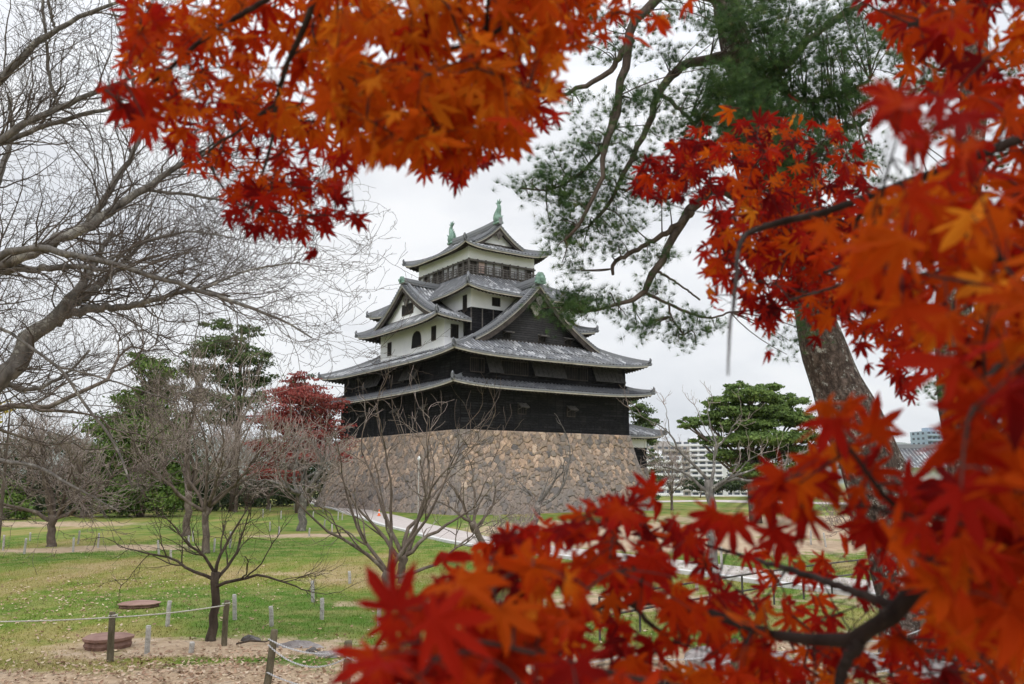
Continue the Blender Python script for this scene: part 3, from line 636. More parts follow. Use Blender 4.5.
def crest(c, a, z, s, axis, parent):
    """green copper ridge-end crest"""
    mp_ = (lambda p, q, r: (p, q, r)) if axis == 'u' else (lambda p, q, r: (q, p, r)); mb = MB()
    pr = [(0, 1.45), (.22, 1.3), (.32, 1.42), (.5, 1.05), (.62, 1.1), (.66, .7), (.82, .6), (.78, .2), (.95, -.1), (.55, -.25)]
    P = pr + [(-x, y) for x, y in pr[-1:0:-1]]; n = len(P)
    V = [mp_(a - .16, c + x * s, z + y * s) for x, y in P] + [mp_(a + .14, c + x * s, z + y * s) for x, y in P]
    mb.add(V, [list(range(n)), list(range(2 * n - 1, n - 1, -1))]); mb.add(V, [(k, (k + 1) % n, (k + 1) % n + n, k + n) for k in range(n)])
    mb.tubes(np.array([mp_(a - .3, c, z + .1 * s), mp_(a - .32, c, z + .5 * s), mp_(a - .22, c, z + .95 * s)]), np.array([.2, .3, .12]) * s, 8)
    return mb.build('ridge_crest', M['copper'], parent)
crest(10.05, 1.3, 22.6, .72, 'v', KEEP); crest(10.05, 25.1, 22.6, .72, 'v', KEEP)
# third storey: white bays with gables to both sides
for side, (ua, ub) in enumerate(((1.5, 5.0), (15.4, 17.7))):
    wall_box('wall', (ua, ub, 5.6, 19.6), 15.4, 19.3, M['plaster'], KEEP)
R3o = (-.35, 19.45, 3.9, 21.8); R3i = (1.05, 18.1, 6.1, 19.6)
ring(R3o, 18.45, R3i, 19.55, .45, (1.5, 17.7, 5.6, 19.6), KEEP, skip=(3.75, 16.65))
gable('u', 12.85, 6.4, .45, 18.6, 19.40, 23.25, KEEP, M['plaster'], board=.5, inset=.75, gp=lambda t: .66 * t + .34 * t * t, foot=.08, rid=(.38, .5))
crest(12.85, .5, 23.5, .45, 'u', KEEP)
pendant('u', 12.85, 1.05, 22.2, .7, KEEP, M['greywood'])
window((11.6, 13.9), KEEP, ('L', 1.2), 20.2, 21.2)
window((10.4, 12.1), KEEP, ('L', 1.5), 16.5, 18.1, arch=True)
window((17.0, 17.7), KEEP, ('L', 1.5), 16.4, 17.7); window((7.3, 8.0), KEEP, ('L', 1.5), 16.8, 18.1)
window((2.3, 3.0), KEEP, ('f', 5.6), 16.9, 18.1)
# fourth storey
W4 = (3.7, 16.7, 4.2, 22.6)
wall_box('wall', W4, 17.0, 19.85, M['boards'], KEEP); wall_box('wall', (3.66, 16.74, 4.16, 22.64), 19.85, 21.9, M['plaster'], KEEP)
window((5.0, 5.55), KEEP, ('L', 3.66), 19.6, 21.1); window((6.2, 7.0), KEEP, ('f', 4.16), 20.3, 21.0)
battens((3.7, 16.7, 4.2, 22.6), 17.5, 19.8, KEEP, 1.3, .12, .05, M['greywood'])
W5 = (5.6, 14.05, 7.8, 18.6)
ring((2.15, 17.6, 2.4, 24.4), 21.30, (5.5, 14.15, 7.7, 18.7), 24.05, .55, W4, KEEP)
# top storey: look-out room with railing
wall_box('wall', (5.8, 13.85, 8.0, 18.4), 23.6, 25.9, M['wood'], KEEP); wall_box('wall', W5, 25.85, 27.4, M['plaster'], KEEP)
def lookout():
    po = MB()
    for u in np.linspace(5.68, 13.97, 9): 
        for v in (7.88, 18.52): po.box((u - .09, v - .09, 23.6), (u + .09, v + .09, 25.9))
    for v in np.linspace(7.88, 18.52, 11):
        for u in (5.68, 13.97): po.box((u - .088, v - .088, 23.6), (u + .088, v + .088, 25.9))
    for z in (25.68, 24.1): 
        po.bar((5.6, 7.74, z), (14.15, 7.74, z), .12, .16); po.bar((5.66, 7.74, z + .003), (5.66, 18.7, z + .003), .12, .16); po.bar((14.09, 7.74, z + .003), (14.09, 18.7, z + .003), .12, .16); po.bar((5.6, 18.66, z), (14.15, 18.66, z), .12, .16)
    po.build('posts', M['greywood'], KEEP)
    rl = MB()
    for z in (24.35, 24.62, 24.88, 25.12):
        rl.bar((5.55, 7.66, z), (14.2, 7.66, z), .06, .07); rl.bar((5.58, 7.66, z + .002), (5.58, 18.7, z + .002), .06, .07); rl.bar((14.17, 7.66, z + .002), (14.17, 18.7, z + .002), .06, .07)
    for u in np.linspace(5.6, 14.15, 19): rl.box((u - .03, 7.64, 24.1), (u + .03, 7.7, 25.14))
    for v in np.linspace(7.7, 18.6, 22):
        rl.box((5.56, v - .03, 24.1), (5.62, v + .03, 25.14)); rl.box((14.13, v - .03, 24.1), (14.19, v + .03, 25.14))
    rl.build('railing', M['greywood'], KEEP)
    rng = R(4)
    for k, u in enumerate(np.linspace(5.9, 12.9, 8)):
        if k in (0, 4, 7): continue
        s = MB(); s.box((u + .05, 7.93, 24.4), (u + .95, 7.98, 25.7)); s.build('window_screen', M['redscreen'] if k == 1 else M['screen'], KEEP)
    for k, v in enumerate(np.linspace(8.0, 17.6, 10)):
        if k in (0, 1, 5, 6, 8): continue
        s = MB(); s.box((5.73, v + .05, 24.4), (5.78, v + .85, 25.7)); s.build('window_screen', M['screen'], KEEP)
lookout()
ring((4.4, 15.15, 6.6, 19.8), 26.92, (6.8, 12.9, 9.0, 17.8), 27.95, .50, W5, KEEP)
g5r, g5w = gable('v', 9.85, 3.25, 8.2, 18.9, 27.85, 30.15, KEEP, M['plaster'], board=.34, inset=.75, rid=(.42, .62), foot=.08)
pendant('v', 9.85, 8.45, 29.6, .55, KEEP, M['greywood'])
def shachi(a, iw):
    """dolphin-like roof fish standing on its head"""
    mb = MB(); c = 9.85; z = 30.65
    P = np.array([(c, a - iw * .35, z + .05), (c, a - iw * .12, z + .2), (c, a + iw * .08, z + .5), (c, a + iw * .05, z + .95), (c, a - iw * .14, z + 1.35), (c, a - iw * .22, z + 1.7), (c, a - iw * .05, z + 1.98)])
    P = smooth_path(P, 16); r = np.interp(np.linspace(0, 1, 16), [0, .12, .3, .55, .8, 1], [.28, .52, .52, .36, .24, .16]); mb.tubes(P, r, 8)
    for q, (ang, ln) in enumerate(((-62, .75), (-25, .85), (12, .85), (50, .7))):   # tail fan
        t = math.radians(ang); tip = P[-1] + np.array([0, math.sin(t) * ln, math.cos(t) * ln * .75]); mb.tubes(np.array([P[-1] - [0, 0, .1], (P[-1] + tip) / 2, tip]), np.array([.08, .11, .02]), 5)
    for k in (4, 6, 8, 10):     # dorsal spines
        b = P[k]; mb.tubes(np.array([b, b + [0, iw * (r[k] + .08), .1], b + [0, iw * (r[k] + .26), .24]]), np.array([.09, .07, .01]), 4)
    for s in (-1, 1): b = P[4]; mb.tubes(np.array([b, b + [s * .35, -iw * .1, .1], b + [s * .6, -iw * .2, .38]]), np.array([.12, .12, .02]), 5)
    mb.box((c - .34, a - .55, z - .25), (c + .34, a + .5, z - .02))
    return mb.build('roof_fish', M['copper'], KEEP, True)
shachi(8.7, 1); shachi(18.5, -1)
ld = MB(); ld.bar((-.06, 3.1, 7.5), (-.06, 3.1, 14.2), .05, .05); ld.build('lightning_cable', M['cream'], KEEP)

# annex turret behind the right end
AN = empty('annex_turret', (OX, OY, 0), math.pi / 2 - hu); tag(AN, 'small white walled turret with a tiled roof peeping out behind the stone base', 'turret')
stone_base(AN, (20.2, 27.3, 4.6, 13.4), 4.3, -.1, .5, 60)
WA = (20.2, 27.2, 4.7, 13.2)
wall_box('wall', WA, 4.2, 6.55, M['boards'], AN); wall_box('wall', (20.2, 27.24, 4.66, 13.24), 6.55, 8.0, M['plaster'], AN)
ring((19.2, 28.7, 3.3, 14.6), 7.75, (21.6, 26.0, 6.4, 11.6), 9.0, .35, WA, AN)
gable('v', 23.8, 2.2, 6.0, 12.0, 8.9, 10.0, AN, M['plaster'], board=.25, inset=.4, rid=(.35, .4))

# ------------------------------------------------------------------ trees
def grow(mb, rng, S, D, Ln, Rd, levels, nseg=6, wig=.22, up=.06, kids=(5, 5, 4, 3), spread=.85, lenr=.62, radr=.6, minr=.004, k0=6, droop=0., taper=.65, tint=.5, budget=60000):
    """vectorised recursive branching; returns the tips"""
    S = np.atleast_2d(S).astype(float); D = nrm(np.atleast_2d(D).astype(float)); Ln = np.broadcast_to(Ln, (len(S),)).astype(float); Rd = np.broadcast_to(Rd, (len(S),)).astype(float)
    tips = []; allp = []
    for l in range(levels):
        n = len(S); P = [S]; d = D
        for i in range(nseg):
            d = nrm(d + rng.normal(0, wig, (n, 3)) + np.array([0, 0, up - droop])); P.append(P[-1] + d * (Ln / nseg)[:, None])
        P = np.stack(P, 1); t = np.linspace(0, 1, nseg + 1); rad = np.maximum(Rd[:, None] * (1 - taper * t[None]), minr)
        mb.tubes(P, rad, max(3, k0 - l), tint)
        tips.append(P[:, -1]); allp.append(P)
        if l == levels - 1: break
        K = kids[min(l, len(kids) - 1)]; 
        tt = rng.uniform(.2, .97, (n, K)); tt[:, 0] = 1.
        fi = tt * nseg; i0 = np.minimum(fi.astype(int), nseg - 1); fr = (fi - i0)[..., None]; idx = np.arange(n)[:, None]
        S2 = P[idx, i0] * (1 - fr) + P[idx, i0 + 1] * fr; T = nrm(P[idx, i0 + 1] - P[idx, i0])
        rnd = rng.normal(0, 1, (n, K, 3)); perp = nrm(rnd - (rnd * T).sum(-1, keepdims=True) * T); sp = spread * rng.uniform(.6, 1.15, (n, K)); sp[:, 0] *= .35
        D2 = T * np.cos(sp)[..., None] + perp * np.sin(sp)[..., None]
        L2 = Ln[:, None] * lenr * rng.uniform(.6, 1.2, (n, K)) * (1 - .35 * tt) * np.where(tt == 1, 1.35, 1.1); R2 = np.maximum(Rd[:, None] * (1 - taper * tt) * np.where(tt == 1, .95, radr), minr)
        S = S2.reshape(-1, 3); D = D2.reshape(-1, 3); Ln = L2.ravel(); Rd = R2.ravel()
        if len(S) > budget: sel = rng.choice(len(S), budget, replace=False); S, D, Ln, Rd = S[sel], D[sel], Ln[sel], Rd[sel]
    return tips, allp

def bare_tree(name, base, fork_h, r, height, seed, label, group=None, lean=(0, 0), nlimb=6, levels=4, kids=(6, 5, 4), wide=1., mat='bark', tmat=None, minr=.006, wig=.2, up=.07, limbs=None, spread=.8, cat='tree', lr=.55):
    rng = R(seed); x, y = base; z = float(gz(x, y)); t = empty(name, (x, y, z)); tag(t, label, cat, group)
    tr = MB(); P = np.array([(0, 0, -.15), (lean[0] * .3, lean[1] * .3, fork_h * .35), (lean[0] * .7, lean[1] * .7, fork_h * .7), (lean[0], lean[1], fork_h)])
    P = smooth_path(P, 8); P[1:-1, :2] += rng.normal(0, r * .25, (6, 2)); rad = r * np.array([1.45, 1.12, 1.0, .95, .92, .9, .9, .95])
    tr.tubes(P, rad, 10); top = P[-1]
    if limbs is None:
        a = np.arange(nlimb) * 2 * math.pi / nlimb + rng.uniform(0, 1, nlimb) ; el = rng.uniform(.35, 1.2, nlimb)
        D = np.stack([np.cos(a) * np.cos(el) * wide, np.sin(a) * np.cos(el) * wide, np.sin(el)], -1)
        Ln = (height - fork_h) * rng.uniform(.5, .75, nlimb)
    else: D = np.array([l[:3] for l in limbs], float); Ln = np.array([l[3] for l in limbs])
    S = np.repeat(top[None], len(D), 0) - D * 0 - np.array([0, 0, 1]) * rng.uniform(0, fork_h * .25, len(D))[:, None]
    lm = MB(); _t, allp = grow(lm, rng, S, D, Ln, r * lr, 2, 8, wig, up, (kids[0],), spread, .62, .6, minr, 7)
    # finer wood is a child of its own
    rng2 = R(seed + 900); fine = MB()
    P1 = allp[1]; n = len(P1); K = kids[1]; tt = rng2.uniform(.15, 1, (n, K)); tt[:, 0] = .999; i0 = (tt * 8).astype(int); S2 = P1[np.arange(n)[:, None], i0]; T = nrm(P1[np.arange(n)[:, None], i0 + 1] - S2); S2 = S2 + (P1[np.arange(n)[:, None], i0 + 1] - S2) * (tt * 8 - i0)[..., None]
    rnd = rng2.normal(0, 1, (n, K, 3)); D2 = nrm(T + nrm(rnd) * .9 + np.array([0, 0, up])); L2 = (height - fork_h) * .22 * rng2.uniform(.5, 1.2, (n, K))
    if levels > 2: grow(fine, rng2, S2.reshape(-1, 3), D2.reshape(-1, 3), L2.ravel(), np.full(n * K, max(r * .08, minr)), levels - 2, 5, wig, up, (kids[2],), .75, .6, .6, minr, 4)
    tr.build('trunk', M[mat], t, True); lm.build('branches', M[mat], t, True)
    if levels > 2: fine.build('twigs', M[tmat or mat], t)
    return t
def gxy(x, y): return tuple(gnd(x, y)[:2])
bare_tree('bare_tree', gxy(212, 641), 1.25, .085, 3.4, 101, 'small dark bare tree with a low fork standing behind the rope fence', mat='darkbark', tmat='darkbark', kids=(5, 5, 4), levels=4, minr=.0028, up=.04, wig=.15,
          limbs=[(-.90, .1, .42, 1.75), (.08, .1, 1, 1.35), (.93, 0, .30, 1.8), (.55, .3, .8, 1.3), (-.35, .4, .8, 1.3)], lr=.42)
bare_tree('bare_tree', gxy(50, 547), 1.4, .19, 6.6, 102, 'grey bare tree on the lawn inside a ring of pale stakes at far left', mat='bark', tmat='twig', nlimb=7, kids=(6, 6, 5), wide=1.3, levels=4, minr=.011,
          limbs=[(-.9, .1, .6, 3.4), (-.5, .3, .9, 3.3), (.1, .2, 1, 3.2), (.9, 0, .45, 3.6), (.75, -.3, .8, 3.3), (-.2, -.5, .9, 3), (.9, .4, .25, 3.4), (.4, .6, .8, 3)])
bare_tree('bare_tree', gxy(205, 553), 1.9, .15, 8.2, 103, 'bare tree with a dense brown twiggy crown left of the red maple', mat='bark', tmat='twig', nlimb=8, kids=(6, 5, 5), wide=.75, levels=4, minr=.010, up=.12)
bare_tree('bare_tree', gxy(186, 535), 2.4, .2, 10.0, 104, 'tall bare tree right behind the twiggy crown left of the red maple', mat='bark', tmat='twig', nlimb=7, kids=(5, 5, 5), wide=.7, levels=4, minr=.011, up=.1)
bare_tree('bare_tree', gxy(301, 531), 2.2, .24, 7.4, 105, 'grey lichened bare tree on a bare earth mound below the red maple', mat='lichenbark', tmat='twig', nlimb=8, kids=(5, 5, 5), wide=1.0, levels=4, minr=.011)
bare_tree('bare_tree', gxy(388, 603), .75, .14, 5.6, 106, 'many stemmed bare tree in front of the path and the stone base', mat='bark', tmat='bark', kids=(4, 3, 3), levels=4, minr=.004, wig=.17, spread=.55, lr=.38,
          limbs=[(-.45, .1, .9, 2.9), (-.05, .2, 1, 3.1), (.3, .2, 1, 3.3), (.55, -.1, .75, 3.3), (-.85, .1, .55, 3.0), (.95, .1, .35, 2.4)])
bare_tree('bare_tree', gxy(402, 583), .8, .13, 5.6, 107, 'slim bare tree just behind the many stemmed tree in front of the stone base', mat='bark', tmat='twig', kids=(3, 3, 3), levels=4, minr=.005, wig=.18, spread=.55,
          limbs=[(-.35, .1, 1, 3.4), (.2, .2, 1, 3.4), (.6, .1, .8, 3.2), (-.7, .2, .6, 2.6), (.9, 0, .45, 2.6)])
bare_tree('bare_tree', gxy(533, 548), 2.0, .16, 4.6, 108, 'pale lichened bare tree with few limbs standing before the middle of the stone base', mat='lichenbark', tmat='lichenbark', kids=(2, 3, 2), levels=3, minr=.012, wig=.15, lean=(.25, 0), spread=.6,
          limbs=[(.72, .1, .55, 2.9), (.65, -.1, .62, 2.0), (-.65, .1, .6, 1.3), (.1, .2, 1, 1.0)])
bare_tree('bare_tree', gxy(492, 566), 1.5, .12, 4.2, 109, 'slanting bare tree leaning left in front of the corner of the stone base', mat='bark', tmat='twig', kids=(3, 3, 3), levels=4, minr=.008, lean=(-.7, 0), spread=.6,
          limbs=[(-.5, .1, .9, 2.1), (-.15, .1, 1, 2.3), (.5, .1, .7, 1.7), (-.8, 0, .4, 1.3)])
bare_tree('bare_tree', gxy(712, 566), 3.0, .17, 6.0, 110, 'bare tree with a stout straight trunk before the right hand pine', mat='lichenbark', tmat='twig', kids=(4, 4, 3), levels=4, minr=.006, spread=.65, lr=.40,
          limbs=[(-.6, .1, .9, 2.6), (-.8, .1, .5, 2.0), (.02, .2, 1, 3.0), (.9, 0, .42, 3.1), (.5, -.3, .8, 2.2)])
bare_tree('bare_tree', gxy(672, 510), 1.6, .14, 7.0, 111, 'slim bare tree beside the right foot of the stone base', mat='bark', tmat='twig', kids=(5, 5, 4), levels=4, minr=.014, wide=.8)
bare_tree('bare_tree', gxy(806, 524), 1.4, .12, 5.0, 112, 'thin bare tree on the sandy ground left of the leaning pine trunk', mat='bark', tmat='twig', kids=(5, 5, 4), levels=4, minr=.012, wide=.9)
bare_tree('bare_tree', gxy(853, 545), .5, .07, 2.8, 113, 'small bare shrub-like tree close left of the leaning pine trunk', mat='bark', tmat='twig', kids=(6, 5, 4), levels=4, minr=.008, wide=.9)
bare_tree('bare_shrub', gxy(514, 552), .12, .05, 2.1, 114, 'low reddish bare shrub on the grass right of the pale lichened tree', mat='twig', tmat='twig', kids=(6, 4, 4), levels=4, minr=.008, wide=.9, nlimb=9, cat='shrub')
for k, (px, py, h, nm) in enumerate([(25, 519, 9.5, 'leftmost'), (82, 518, 7.0, 'second from the left'), (236, 512, 8.0, 'third from the left'), (268, 509, 7.5, 'fourth from the left'), (352, 505, 7.5, 'rightmost'), ]):
    bare_tree('bare_tree', gxy(px, py), 1.6, .17, h, 120 + k, f'{nm} of the brown bare trees in the thicket beyond the lawn', 'bare trees in the thicket beyond the lawn', mat='bark', tmat='twig', nlimb=7, kids=(6, 5, 5), wide=1.0, levels=4, minr=.013, up=.09)

QUAD = [(-.5, 0, 0), (0, -.6, .12), (.5, 0, 0), (0, .9, .12)]; QF = [(0, 1, 2, 3)]
def crown(mb, rng, blobs, n, size, shell=.55, flat=1., clump=.35):
    """leaf quads gathered into clumps inside ellipsoids (cx,cy,cz,rx,ry,rz)"""
    vol = np.array([b[3] * b[4] * b[5] for b in blobs]) ** .8; pr = vol / vol.sum()
    for b, p in zip(blobs, pr):
        m = max(12, int(n * p)); nc = max(6, m // 45)
        d = nrm(rng.normal(0, 1, (nc, 3))); r = rng.uniform(shell, 1.05, (nc, 1)) ; cc = d * r * np.array(b[3:6]) + np.array(b[:3])
        k = rng.integers(0, nc, m); cs = min(b[3:6]) * clump; C = cc[k] + rng.normal(0, 1, (m, 3)) * np.array([cs, cs, cs * .45 * flat])
        out = nrm(C - np.array(b[:3])); X = nrm(rng.normal(0, 1, (m, 3)) + out * .6); N = nrm(out + rng.normal(0, .6, (m, 3)) + [0, 0, .5])
        ct = rng.uniform(.15, .85, nc)[k]; tint = np.clip(ct * .6 + rng.random(m) * .4 , 0, 1)
        mb.leaves(C, X, N, rng.uniform(.7, 1.3, m) * size, QUAD, QF, tint)
def leafy(name, base, blobs, n, size, mat, seed, label, cat='tree', group=None, tr=.25, bark='bark', trunk_h=None, flat=1., clump=.35, shell=.55, limbs=True):
    rng = R(seed); x, y = base; z = float(gz(x, y)); t = empty(name, (x, y, z)); tag(t, label, cat, group)
    tk = MB(); top = max(b[2] for b in blobs); h = trunk_h or top
    P = smooth_path(np.array([(0, 0, -.1), (rng.normal(0, .15), rng.normal(0, .15), h * .4), (rng.normal(0, .25), rng.normal(0, .2), h)]), 8); tk.tubes(P, tr * np.linspace(1.25, .35, 8), 8)
    if limbs:
        for b in blobs:
            i = min(6, max(1, int(b[2] / h * 6 * .8))); s = P[i]; e = np.array(b[:3]); mdl = (s + e) / 2 + [0, 0, -.1 * abs(e[0] - s[0])]
            q = smooth_path(np.array([s, mdl, e]), 6); tk.tubes(q, tr * .35 * np.linspace(1, .3, 6), 5)
            for _ in range(3):
                e2 = e + nrm(rng.normal(0, 1, 3)) * np.array(b[3:6]) * .8; tk.tubes(np.array([q[3], (q[3] + e2) / 2, e2]), tr * .14 * np.array([1, .7, .3]), 4)
    tk.build('trunk', M[bark], t, True)
    cr_ = MB(); crown(cr_, rng, blobs, n, size, shell, flat, clump); cr_.build('crown', M[mat], t)
    return t
def px2l(px, py, Y, base):     # pixel at depth -> local coordinates of a tree at base
    p = at(px, py, Y); z = float(gz(*base)); return (p[0] - base[0], p[1] - base[1], p[2] - z)
def blobset(lst, Y, base, rng):
    out = []
    for px, py, rx, rz in lst:
        s = Y / 870.; dy = rng.uniform(-.6, .6) * rx * s; c = px2l(px, py, Y + dy, base); out.append((*c, rx * s, rx * s * .9, rz * s))
    return out
# big rounded evergreen
rb = R(31); b = gxy(140, 517)
leafy('evergreen_tree', b, blobset([(128, 470, 34, 24), (150, 440, 30, 20), (112, 430, 26, 16), (145, 405, 28, 14), (165, 470, 24, 24), (105, 465, 22, 22), (155, 372, 22, 12), (140, 360, 16, 8), (160, 390, 24, 9), (130, 495, 36, 16), (125, 395, 14, 7), (172, 425, 18, 12), (95, 495, 22, 18), (165, 498, 24, 16), (140, 480, 30, 20), (120, 450, 24, 18), (140, 425, 26, 16)], b[1], b, rb), 42000, .18, 'evergreen', 31, 'broad bright green evergreen tree with rounded leaf clouds at left', tr=.3, shell=.45)
# pine behind it
b = gxy(232, 511)
leafy('pine_tree', b, blobset([(228, 345, 26, 10), (250, 330, 14, 6), (205, 352, 20, 7), (248, 360, 24, 8), (218, 325, 16, 6), (262, 375, 16, 7), (210, 372, 22, 8), (238, 382, 26, 8), (200, 395, 20, 7), (265, 352, 12, 5), (235, 402, 24, 8), (190, 368, 12, 6), (222, 418, 24, 8), (262, 396, 14, 5)], b[1], b, R(32)), 17000, .17, 'needle', 32, 'tall dark pine with thin flat needle layers rising behind the bare trees', tr=.3, flat=.6, clump=.5)
# red maple at the castle's left corner
b = gxy(298, 513)
leafy('red_maple', b, blobset([(300, 405, 30, 14), (285, 390, 22, 9), (325, 410, 22, 9), (275, 420, 22, 10), (308, 430, 30, 12), (335, 425, 16, 6), (290, 450, 30, 12), (265, 445, 18, 8), (320, 455, 28, 9), (300, 380, 16, 7), (262, 470, 16, 8), (345, 458, 12, 5), (280, 475, 20, 8), (340, 402, 12, 5), (310, 395, 24, 10), (295, 418, 34, 12), (330, 440, 22, 10)], b[1], b, R(33)), 24000, .15, 'redleaf', 33, 'dull red maple tree standing against the left corner of the castle', tr=.25, flat=.5, clump=.45)
b = gxy(306, 506)
leafy('evergreen_tree', b, blobset([(305, 382, 14, 8), (300, 400, 20, 12), (292, 425, 22, 14), (312, 430, 24, 14), (300, 460, 34, 16), (330, 480, 18, 12), (262, 480, 20, 14)], b[1], b, R(34)), 7000, .2, 'darkgreen', 34, 'dark green tree hidden behind the red maple with its tip showing', tr=.25)
# dark thicket at far left
for k, (px, py, bl, mt, lab) in enumerate([
        (10, 515, [(10, 470, 34, 24), (20, 500, 40, 16), (-20, 450, 24, 30), (30, 445, 22, 14)], 'darkgreen', 'dark evergreen bush at the left edge of the photo beyond the fence'),
        (62, 514, [(60, 480, 28, 18), (75, 500, 36, 14), (50, 445, 20, 12), (80, 455, 20, 16)], 'darkgreen', 'dark evergreen bush behind the ringed lawn tree'),
        (-8, 520, [(-2, 498, 22, 16), (12, 510, 20, 8)], 'evergreen', 'low bright green bush at the left edge by the fence'),
        (182, 510, [(185, 495, 26, 14), (200, 478, 26, 16), (215, 497, 30, 14), (190, 440, 18, 20), (180, 415, 14, 12)], 'darkgreen', 'dark shrubbery right of the rounded evergreen tree'),
        (250, 506, [(245, 492, 28, 12), (275, 494, 26, 12), (262, 478, 22, 10)], 'darkgreen', 'dark low shrubbery at the foot of the red maple'),
        (335, 503, [(340, 490, 20, 9), (362, 492, 16, 8)], 'darkgreen', 'low dark bush beside the top end of the path'),
        (100, 512, [(80, 490, 30, 24), (120, 500, 34, 16), (50, 495, 34, 20), (150, 500, 30, 14), (20, 490, 34, 24)], 'darkgreen', 'long dark undergrowth right behind the weathered rail fence'),
        (215, 507, [(175, 494, 26, 16), (210, 490, 28, 18), (240, 494, 26, 14), (270, 496, 26, 12), (200, 470, 22, 16)], 'darkgreen', 'dense dark undergrowth behind the brown twiggy tree'),
        (310, 503, [(290, 490, 24, 14), (315, 488, 24, 14), (335, 476, 16, 12), (300, 470, 20, 14)], 'darkgreen', 'dark undergrowth behind the trunk of the red maple')]):
    b = gxy(px, py); leafy('evergreen_bush', b, blobset(bl, b[1], b, R(40 + k)), 5500, .19, mt, 40 + k, lab, 'bush', tr=.12)
# yellow leaved sapling
b = gxy(-4, 560); leafy('yellow_tree', b, blobset([(2, 408, 10, 8), (-6, 420, 12, 8), (-14, 400, 14, 10)], b[1], b, R(50)), 260, .09, 'yellowleaf', 50, 'tree with a few yellow leaves at the left edge of the photo', tr=.07)
# pine behind the annex, and the right-hand pine
b = (at(640, 480, 112)[0], 112.); 
leafy('pine_tree', b, blobset([(640, 412, 12, 8), (632, 405, 9, 5), (646, 422, 12, 6), (650, 440, 9, 6), (640, 430, 12, 6), (652, 458, 7, 8), (654, 478, 7, 10), (650, 494, 8, 8)], 112, b, R(35)), 6500, .2, 'needle', 35, 'olive green pine showing between the annex turret and the apartment blocks', tr=.25, flat=.7)
b = (at(755, 500, 62)[0], 62.)
leafy('pine_tree', b, blobset([(750, 395, 26, 7), (722, 402, 20, 5), (785, 400, 22, 6), (735, 412, 30, 6), (770, 412, 32, 7), (706, 420, 18, 4.5), (745, 425, 34, 7), (795, 420, 24, 7), (690, 425, 12, 3.5), (765, 438, 36, 7), (728, 442, 24, 6), (805, 436, 16, 6), (785, 452, 28, 7), (745, 456, 28, 7), (765, 470, 30, 7), (800, 466, 16, 7), (738, 386, 14, 4), (684, 420, 10, 3), (812, 424, 12, 4), (815, 442, 10, 5), (700, 440, 12, 4), (768, 388, 16, 4), (720, 455, 16, 5), (818, 460, 10, 6)], 62, b, R(36)), 60000, .13, 'needle_bright', 36, 'broad green pine with layered foliage between castle and leaning trunk', tr=.38, flat=.7, clump=.42)
for k, (px, py, Y, bl, lab) in enumerate([
        (700, 497, 150, [(690, 484, 12, 5), (712, 486, 16, 6), (735, 484, 16, 7)], 'long low brown-green hedge in front of the apartment blocks'),
        (770, 497, 140, [(760, 482, 20, 9), (790, 480, 22, 10), (815, 482, 20, 9)], 'dark low shrubbery under the broad right-hand pine'),
        (905, 497, 120, [(890, 478, 18, 8), (915, 476, 20, 8), (945, 478, 20, 9), (975, 474, 20, 12)], 'brownish shrubbery below the grey tiled roof at right')]):
    b = (at(px, py, Y)[0], float(Y)); leafy('hedge', b, blobset(bl, Y, b, R(55 + k)), 4200, .26, 'darkgreen', 55 + k, lab, 'hedge', tr=.1)

# ------------------------------------------------------------------ far buildings
def apartment(px, pyt, Y, w, d, nfl, ncol, wall, label, rz=.3, balc=True, zb=-24):
    p = at(px, pyt, Y); h = p[2] - zb; t = empty('apartment_building', (p[0], Y, zb), rz); tag(t, label, 'building', 'apartment blocks below the castle hill')
    m = MB(); m.box((-w / 2, 0, 0), (w / 2, d, h)); m.box((-w * .2, d * .3, h), (w * .15, d * .7, h + 3)); m.build('wall', M[wall], t)
    fh = h / nfl; cw = w / ncol
    for f in range(nfl // 3, nfl):
        z = f * fh
        s = MB()
        for c in range(ncol): s.box((-w / 2 + c * cw + cw * .16, -.12, z + fh * .28), (-w / 2 + (c + 1) * cw - cw * .16, .1, z + fh * .85))
        for c in range(3): s.box((-w / 2 - .12, d * (.12 + c * .3), z + fh * .35), (-w / 2 + .1, d * (.12 + c * .3) + d * .14, z + fh * .8)); 
        s.build('window_row', M['glass'], t)
        if balc:
            q = MB()
            for c in range(ncol + 1): xx = -w / 2 + c * cw; q.box((xx - .12, -1.44, z + fh * .101), (xx + .12, -.13, z + fh * 1.0))
            q.box((-w / 2 - .1, -1.5, z + fh * .02), (w / 2 + .1, -.125, z + fh * .1)); q.box((-w / 2 - .1, -1.6, z + fh * .1), (w / 2 + .1, -1.45, z + fh * .42)); q.build('balcony', M[wall], t)
    return t
apartment(672, 446, 520, 24, 20, 14, 5, 'tanwall', 'tan apartment block with a blank white lower side next to the pine', .5)
apartment(660, 456, 430, 22, 16, 12, 5, 'concrete', 'low white apartment block closest to the castle annex', .25)
apartment(698, 441, 560, 30, 18, 16, 6, 'concrete', 'white balconied apartment block, the tallest one, right of the tan block', -.4)
apartment(688, 449, 620, 12, 18, 14, 3, 'bluewall', 'narrow blue-grey apartment block squeezed between the tan and the white ones', .1, False)
apartment(728, 455, 600, 36, 18, 14, 7, 'concrete', 'white stepped apartment block partly behind the right-hand pine', -.5)
apartment(765, 462, 640, 34, 18, 12, 7, 'concrete', 'pale apartment block seen through the right-hand pine', -.2)
apartment(938, 431, 700, 22, 20, 16, 5, 'bluewall', 'glassy grey tower block rising above the tiled roof at right', .2)
